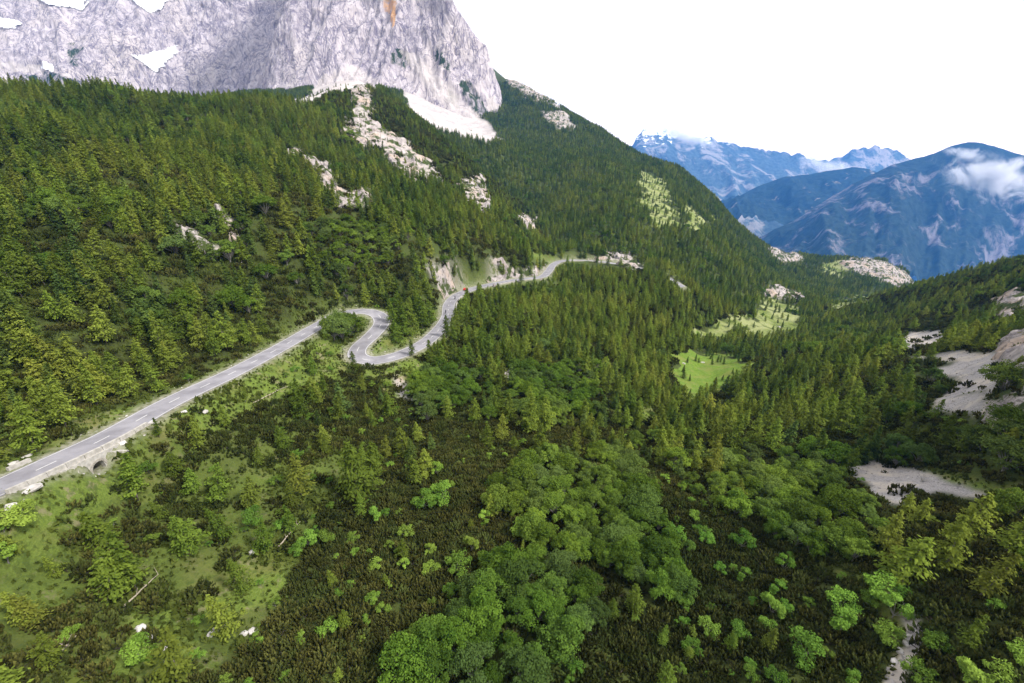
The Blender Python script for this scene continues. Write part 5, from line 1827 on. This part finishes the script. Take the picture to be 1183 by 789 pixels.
# crags: pieces of the slope itself, broken up and standing proud of the turf
CRAG = [  # index in POLY['rock'], label
    (0, 'big grey slabby crag beside the gravel fan on the near right slope'), (1, 'dark grey slab below the big crag at the edge of the gravel'), (2, 'shaded crag high among the larches of the right slope'),
    (3, 'broken pinkish crag at the head of the forest clearing on the left slope'), (4, 'long pale broken rock band running down the spur below the cliff'), (5, 'isolated pinkish crag between the rock band and the dense spruces'), (6, 'small crag among the dense trees above the second bend'),
    (7, 'crumbling pale cutting above the bend with the red car'), (8, 'narrow pale rib of rock behind the red car'), (9, 'pale stony bank high above the upper road'), (10, 'long low pale rock cutting along the upper road edge'), (11, 'pale grey rocks above the road where it leaves the view'),
    (12, 'pale ledges broken by brush in the middle of the left forest slope'), (13, 'steep pale streak beside the ledges in the left forest slope'), (14, 'thin pale ledge near the top of the left forest'),
    (19, 'sunlit grey rock face of the far wooded knoll'), (20, 'grey rocks at the foot of the far forest ridge'), (21, 'grey rock patch high on the skyline shoulder of the mountain'), (22, 'lower grey rock patch on the mountain shoulder'), (23, 'purplish rocks above the pale stony pasture')]
crag_m, nt, out = mat('crag')
a1_ = math_(nt, 'ADD', math_(nt, 'MULTIPLY', noise_n(nt, .12, 6, .62, None, .8), .7), math_(nt, 'MULTIPLY', noise_n(nt, .6, 6, .65), .3))
a2_ = noise_n(nt, .05, 5, .6)
a3_ = noise_n(nt, 2.4, 4, .7)
c = mixc(nt, ramp(nt, a1_, .34, .64), (.22, .195, .195), (.47, .425, .41))
c = mixc(nt, ramp(nt, a2_, .48, .66), c, (.40, .32, .265))
c = mixc(nt, math_(nt, 'MULTIPLY', ramp(nt, math_(nt, 'ABSOLUTE', math_(nt, 'SUBTRACT', noise_n(nt, .09, 4, .6, None, 1.0), .5)), .035, .0), .7), c, (.11, .095, .09))
c = mixc(nt, math_(nt, 'MULTIPLY', ramp(nt, a3_, .60, .72), .5), c, (.20, .18, .17))
c = mixc(nt, ramp(nt, noise_n(nt, .075, 7, .68), .51, .56), c, (.05, .068, .02))
b = N(nt, 'ShaderNodeBsdfPrincipled', {'Roughness': .95, 'Specular IOR Level': .1, 'Base Color': c})
bn = N(nt, 'ShaderNodeBump', {'Strength': .9, 'Distance': .8, 'Height': math_(nt, 'ADD', a1_, math_(nt, 'MULTIPLY', a3_, .3))})
nt.links.new(bn.outputs[0], b.inputs['Normal'])
nt.links.new(b.outputs[0], out.inputs[0])
UG, VG = u_[:NA * NR].reshape(NA, NR), v_[:NA * NR].reshape(NA, NR)
HID = (HOR[:NA] * Rg[:NA] - Zg[:NA])
RDG = rd.reshape(NAZ, NR)


def up2(a):
    """twice as fine a grid"""
    o = np.zeros((a.shape[0] * 2 - 1, a.shape[1] * 2 - 1))
    o[::2, ::2] = a
    o[1::2, ::2] = (a[1:] + a[:-1]) / 2
    o[:, 1::2] = (o[:, 2::2] + o[:, :-2:2]) / 2
    return o


for qi, (pi_, lab) in enumerate(CRAG):
    poly = POLY['rock'][pi_]
    m0 = in_poly(UG, VG, poly) & (HID < 6)
    if m0.sum() < 3:
        continue
    ii, jj = np.nonzero(m0)
    # the nearest run of ground only
    r0 = np.median(Rg[ii, jj])
    okr = (Rg[ii, jj] > r0 * .6) & (Rg[ii, jj] < r0 * 1.6)
    ii, jj = ii[okr], jj[okr]
    i0, i1, j0, j1 = max(ii.min() - 6, 0), min(ii.max() + 7, NA), max(jj.min() - 6, 0), min(jj.max() + 7, NR)
    X, Y, Z_ = (up2(g[i0:i1, j0:j1]) for g in (Xg, Yg, Zg))
    rdx = up2(np.minimum(RDG[i0:i1, j0:j1], 50))
    D_ = np.median(np.hypot(X, Y))
    if X.shape[0] * X.shape[1] < 60000:
        X, Y, Z_, rdx = up2(X), up2(Y), up2(Z_), up2(rdx)
    uu, vv, _ = project(np.stack([X, Y, Z_], -1))
    w = max(D_ * .034, 2.0)
    uu = uu + 5.0 * noise2(X / w, Y / w, 300 + qi) + 3.0 * noise2(X / w * 2.9, Y / w * 2.9, 301 + qi)
    uu = uu + 4.0 * noise2(X / w * .5, Y / w * .5, 304 + qi)
    vv = vv + 4.0 * noise2(X / w, Y / w, 302 + qi) + 4.0 * noise2(X / w * .5, Y / w * .5, 305 + qi) + 2.5 * noise2(X / w * 2.9, Y / w * 2.9, 303 + qi)
    mk = in_poly(uu, vv, poly).astype(float)
    for _ in range(5):
        mk[1:-1, 1:-1] = (mk[1:-1, 1:-1] * 2 + mk[:-2, 1:-1] + mk[2:, 1:-1] + mk[1:-1, :-2] + mk[1:-1, 2:]) / 6
    mk *= smooth(3.6, 5.5, rdx)
    th_ = np.arctan2(X, Y)
    lat, dep = th_ * D_, np.hypot(X, Y)
    rg_ = (1 - 2 * np.abs(noise2(lat / w / 1.1, dep / w / 2.6, 310 + qi))) + .6 * (1 - 2 * np.abs(noise2(lat / w * 2.1, dep / w * .9, 311 + qi))) + .2 * (1 - 2 * np.abs(noise2(lat / w * 4.7, dep / w * 2.0, 312 + qi)))
    st_ = np.floor(rg_ * 2.2) / 2.2                       # broken into steps
    hgt_c = min(w, 5.5) * (.34 * (mk - .42) + mk * (.22 * rg_ + .11 * st_ + .06))
    P = np.stack([X, Y, Z_ + hgt_c], -1).reshape(-1, 3)
    ff = grid_faces(*X.shape)[:, ::-1]
    ff = ff[mk.ravel()[ff].max(1) > .04]
    if len(ff) < 8:
        continue
    ids, inv = np.unique(ff, return_inverse=True)
    c0 = P[ids].mean(0)
    o = obj('rock_outcrop', mesh_np('rock_outcrop', P[ids] - c0, inv.reshape(-1, 4), [crag_m], False), None, tuple(c0))
    tag(o, lab, 'rock outcrop')


# loose stones: on the gravel, the path, below the crags and along the road edge
P = candidates(.75, -150, 190, 14, 300, rng, 28, 300, 1.0)
z, u, v, d, gr, rdist = zone_of(P)
cg = cover(u, v, ['gravel', 'path', 'rock'], P, 5.0)
acc = np.where(cg['gravel'], .42, 0) + np.where(cg['path'], .8, 0) + np.where(cg['rock'], .10, 0) + np.where((rdist > 3.9) & (rdist < 6.0), .10, 0)
k = rng.uniform(size=len(P)) < acc
P, big = P[k], cg['path'][k]
ns = len(P)
OC = np.array([(1, 0, 0), (0, 1, 0), (-1, 0, 0), (0, -1, 0), (0, 0, 1), (0, 0, -1)], float)
sz_ = .10 + .42 * rng.beta(1, 5, ns) + .12 * big
V = OC[None] * (sz_[:, None, None] * rng.uniform(.55, 1.35, (ns, 6, 3))) + rng.normal(size=(ns, 6, 3)) * (.22 * sz_)[:, None, None]
V[:, :, 2] *= .75
V = V + P[:, None, :]
OF = np.array([(0, 1, 4), (1, 2, 4), (2, 3, 4), (3, 0, 4), (1, 0, 5), (2, 1, 5), (3, 2, 5), (0, 3, 5)])
Fc = (OF[None] + 6 * np.arange(ns)[:, None, None]).reshape(-1, 3)
st_m, nt, out = mat('loose_stone')
ti_ = N(nt, 'ShaderNodeAttribute', attribute_name='tint').outputs['Fac']
b = N(nt, 'ShaderNodeBsdfPrincipled', {'Roughness': .95, 'Specular IOR Level': .1, 'Base Color': mixc(nt, ti_, (.20, .185, .18), (.56, .53, .51))})
nt.links.new(b.outputs[0], out.inputs[0])
sme = mesh_np('stones', V.reshape(-1, 3), Fc, [st_m])
sme.attributes.new('tint', 'FLOAT', 'FACE').data.foreach_set('value', np.repeat(rng.uniform(0, 1, ns), 8).astype(np.float32))
tag(obj('gravel_stones', sme), 'loose limestone stones strewn over the gravel, the path and the road edge', 'stones', None, 'stuff')
print('stones', ns)


def log(a, b, r0, label, lift=.35, stubs=6, seed=0):
    A, B = on_ground(*a), on_ground(*b)
    A = A + [0, 0, lift * .6]
    B = B + [0, 0, lift]
    rt = empty('fallen_trunk', tuple((A + B) / 2))
    tag(rt, label, 'fallen tree', 'bleached fallen trunks')
    c_ = (A + B) / 2
    m = MB()
    n_ = 7
    r_ = random.Random(seed)
    pts_l = []
    for i in range(n_):
        q = A + (B - A) * i / (n_ - 1)
        q[2] = max(q[2], float(ground(q[0], q[1])) + .12)
        pts_l.append(Vector(q - c_) + Vector((r_.uniform(-.06, .06), r_.uniform(-.06, .06), r_.uniform(0, .1))))
    m.tube(pts_l, [r0 * (1 - .75 * i / (n_ - 1)) for i in range(n_)], 7)
    m.build('bole', M_WOOD, rt)
    for q in range(stubs):
        i = r_.randint(2, n_ - 1)
        d = Vector((r_.uniform(-1, 1), r_.uniform(-1, 1), r_.uniform(.1, .9))).normalized()
        m = MB()
        m.tube([pts_l[i], pts_l[i] + d * r_.uniform(.5, 1.3)], [r0 * .3, r0 * .08], 5)
        m.build('branch_stub', M_WOOD, rt)


log((144, 703), (184, 666), .13, 'thin pale straight trunk lying across the dark brush below the larches', .5, 3, 1)
log((61, 766), (92, 734), .16, 'bleached forked trunk lying in the brush near the bottom edge', .4, 8, 2)
log((323, 634), (348, 607), .12, 'pale slanting dead trunk at the edge of the grassy clearing', .9, 3, 3)
log((293, 466), (334, 447), .15, 'long thin pale trunk lying in the grass below the road straight', .25, 2, 4)

p = on_ground(1066, 556)
ds = empty('dead_bush', tuple(p))
tag(ds, 'bare white dead bush on the upper edge of the gravel', 'dead bush')
r_ = random.Random(9)
for q in range(9):
    m = MB()
    d = Vector((r_.uniform(-1, 1), r_.uniform(-.6, .6), r_.uniform(.5, 1.2)))
    tip_ = d * r_.uniform(1.2, 2.0)
    m.tube([(0, 0, -.1), d * .6, tip_], [.07, .045, .015], 5)
    for _ in range(5):
        s0 = d * .6 + (tip_ - d * .6) * r_.uniform(.1, .9)
        m.tube([s0, s0 + Vector((r_.uniform(-1, 1), r_.uniform(-1, 1), r_.uniform(0, 1))) * .55], [.022, .008], 4)
    m.build('branch', M_LIME, ds)

# ------------------------------------------------------------------ names for the plants one can pick out
PLACE = [  # (u, v, where)
    (40, 470, 'at the foot of the wood beside the lowest stretch of road'), (110, 440, 'in the wood just above the road opposite the culvert'), (30, 400, 'in the wood above the lowest road at the picture edge'), (30, 330, 'in the close wood halfway up the left edge'), (20, 240, 'in the close wood high up the left edge'),
    (190, 410, 'in the wood edge above the straight road'), (120, 370, 'deep in the wood above the culvert'), (110, 290, 'in the middle of the left forest slope'), (250, 380, 'above the straight road short of the hairpin'), (220, 330, 'on the slope below the pale broken ledges'), (180, 240, 'on the slope above the pale broken ledges'), (320, 350, 'on the slope just above where the road nears the hairpin'),
    (310, 300, 'in the hollow between the ledges and the hairpin'), (390, 385, 'in the clump that hides the road by the hairpin'), (400, 300, 'in the leafy wood above the hairpin'), (470, 385, 'on the islet of ground inside the hairpin loop'), (480, 320, 'on the slope left of the bare cutting'), (330, 420, 'on the bank below the straight road near the hairpin'), (270, 460, 'on the grassy bank below the middle of the straight road'), (200, 500, 'on the bank below the road past the long parapet'),
    (130, 560, 'in the brush in front of the culvert arch'), (30, 600, 'on the grass bank below the lowest road'), (140, 620, 'among the larches on the brushy slope below the culvert'), (60, 670, 'on the slope near the left edge below the grass bank'), (35, 720, 'in the pair of bare stemmed trees by the left edge'), (60, 770, 'in the bottom corner by the forked fallen trunk'), (150, 690, 'beside the thin pale straight fallen trunk'), (190, 760, 'around the small clearing with white rocks'),
    (230, 640, 'above the grassy clearing'), (300, 650, 'at the rim of the grassy clearing'), (260, 580, 'on the brushy slope between culvert and clearing'), (330, 560, 'in the dark brush right of the culvert slope'), (340, 490, 'on the rough slope under the long thin trunk'), (420, 560, 'beside the two tall bright larches'), (400, 480, 'on the slope below the hairpin slip'), (300, 730, 'by the white rocks at the thicket edge'), (370, 660, 'in the thicket right of the grassy clearing'), (390, 740, 'in the thicket at the bottom, left of the groves'),
    (460, 500, 'among scattered larches below the hairpin'), (520, 460, 'in the broadleaf clump right of the slip'), (520, 400, 'on the wood edge below the road bend'), (560, 360, 'in the larch wood below the red car'), (560, 500, 'in the line of slim larches above the brush'), (620, 490, 'in the slim larches above the big grove'), (640, 450, 'in the leafy hollow in the middle of the valley'), (620, 400, 'in the dense larch wood below the upper road'), (640, 350, 'in the larch wood under the parapet road'), (700, 380, 'in the dense larch wood left of the meadow'), (720, 330, 'in the wood below the white end rock'),
    (440, 600, 'in the thicket left of the big grove'), (470, 640, 'in the open brush left of the big grove'), (430, 690, 'low in the open brush left of the groves'), (520, 580, 'at the upper left edge of the big grove'), (530, 660, 'in the gap between the upper and lower groves'), (480, 750, 'in the bright cluster at the bottom of the lower grove'), (540, 740, 'in the lower grove near the bottom edge'), (600, 760, 'at the lower right end of the lower grove'), (600, 690, 'in the neck of the grove'),
    (620, 580, 'in the left half of the big grove'), (680, 550, 'at the top of the big grove'), (720, 600, 'in the right half of the big grove'), (700, 660, 'in the lower half of the big grove'), (770, 680, 'at the right tip of the big grove'), (690, 740, 'in the dark thicket under the big grove'), (720, 500, 'between the big grove and the meadow trees'), (770, 470, 'at the near edge of the green meadow'), (820, 440, 'on or beside the green meadow'), (850, 385, 'around the pale stony pasture'),
    (780, 560, 'in the brush between the two groves'), (800, 620, 'in the open brush below the right grove'), (840, 560, 'at the left end of the right grove'), (900, 570, 'in the middle of the right grove'), (970, 600, 'at the right end of the right grove'), (860, 500, 'in the larches behind the right grove'), (900, 450, 'in the wood right of the green meadow'), (960, 500, 'in the wood above the near gravel'), (1000, 440, 'in the wood between meadow and gravel fan'), (1060, 500, 'in the trees between the two gravel patches'), (1130, 520, 'in the shade below the big crag'), (1000, 380, 'in the valley wood left of the gravel fan'), (1110, 350, 'on the shaded right slope'), (1160, 400, 'beside the big crag'), (950, 340, 'at the far end of the valley wood'), (780, 400, 'in the band of trees above the green meadow'),
    (1060, 590, 'along the lower edge of the near gravel'), (1140, 610, 'in the brush right of the near gravel'), (1030, 660, 'in the tall larches above the stony path'), (1110, 660, 'in the spreading trees right of the path'), (1170, 700, 'at the right edge below the gravel'), (1020, 720, 'along the left side of the stony path'), (1090, 760, 'along the right side of the stony path'), (960, 720, 'in the bright patch left of the stony path'), (900, 700, 'in the scattered brush below the right grove'), (860, 660, 'in the upper brush below the right grove'), (800, 740, 'in the bottom thicket right of the big grove'), (890, 780, 'at the bottom edge left of the path'), (990, 780, 'at the bottom edge beside the path'), (1160, 780, 'in the bottom right corner'),
    (1060, 400, 'on the upper gravel'), (1100, 440, 'on the wide gravel fan')]
WHAT = {'larch_tree': ('feathery larch', 'tree', 'larches on the slopes and in the valley'), 'spruce_tree': ('dark narrow spruce', 'tree', 'dark spruces among the larches'), 'beech_tree': ('round crowned broadleaf tree', 'tree', 'broadleaf trees in groves and woods'),
        'leafy_shrub': ('leafy green shrub', 'shrub', 'leafy shrubs in the dwarf pine brush'), 'dwarf_pine': ('dark dwarf pine', 'shrub', 'dwarf pines standing free')}
pl = np.array([(a, b) for a, b, c in PLACE], float)
sets = {}
for rec in IND:
    e, kind, P, h, u, v, d = rec
    sets.setdefault((kind, int(np.argmin((pl[:, 0] - u) ** 2 + (1.25 * (pl[:, 1] - v)) ** 2))), []).append(rec)
FEAT = [('tallest', lambda r: -r[3] / r[6]), ('leftmost', lambda r: r[4]), ('rightmost', lambda r: -r[4]), ('lowest standing', lambda r: -r[5]), ('highest standing', lambda r: r[5]), ('smallest', lambda r: r[3] / r[6]),
        ('second tallest', lambda r: -r[3] / r[6]), ('second from left', lambda r: r[4]), ('second from right', lambda r: -r[4]), ('third tallest', lambda r: -r[3] / r[6]), ('third from left', lambda r: r[4]), ('third from right', lambda r: -r[4]), ('second lowest', lambda r: -r[5]), ('second highest', lambda r: r[5]), ('second smallest', lambda r: r[3] / r[6])]
n_shared = 0


def say(first, what, where):
    t = f'{first} {what} {where}'
    if len(t.split()) > 16:
        t = f"{first} {what.replace('round crowned ', '').replace('feathery ', '').replace('dark narrow ', '').replace('leafy green ', '')} {where}"
    return t


for (kind, q), L_ in sets.items():
    what, cat, grp = WHAT[kind]
    where = PLACE[q][2]
    left = {id(r): r for r in L_}
    if len(L_) == 1:
        tag(L_[0][0], say('lone', what, where), cat, grp)
        continue
    for fname, key in FEAT:
        k = 1 if fname.startswith('second') else 2 if fname.startswith('third') else 0
        order = sorted(L_, key=key)
        if len(order) <= k or not left:
            continue
        r = order[k]
        if id(r) in left:
            tag(r[0], say(fname, what, where), cat, grp)
            del left[id(r)]
    for r in left.values():
        tag(r[0], say('middling', what, where), cat, grp)
        n_shared += 1
print('plants that share a label', n_shared, 'of', len(IND), 'script time', round(time.time() - T0, 1))
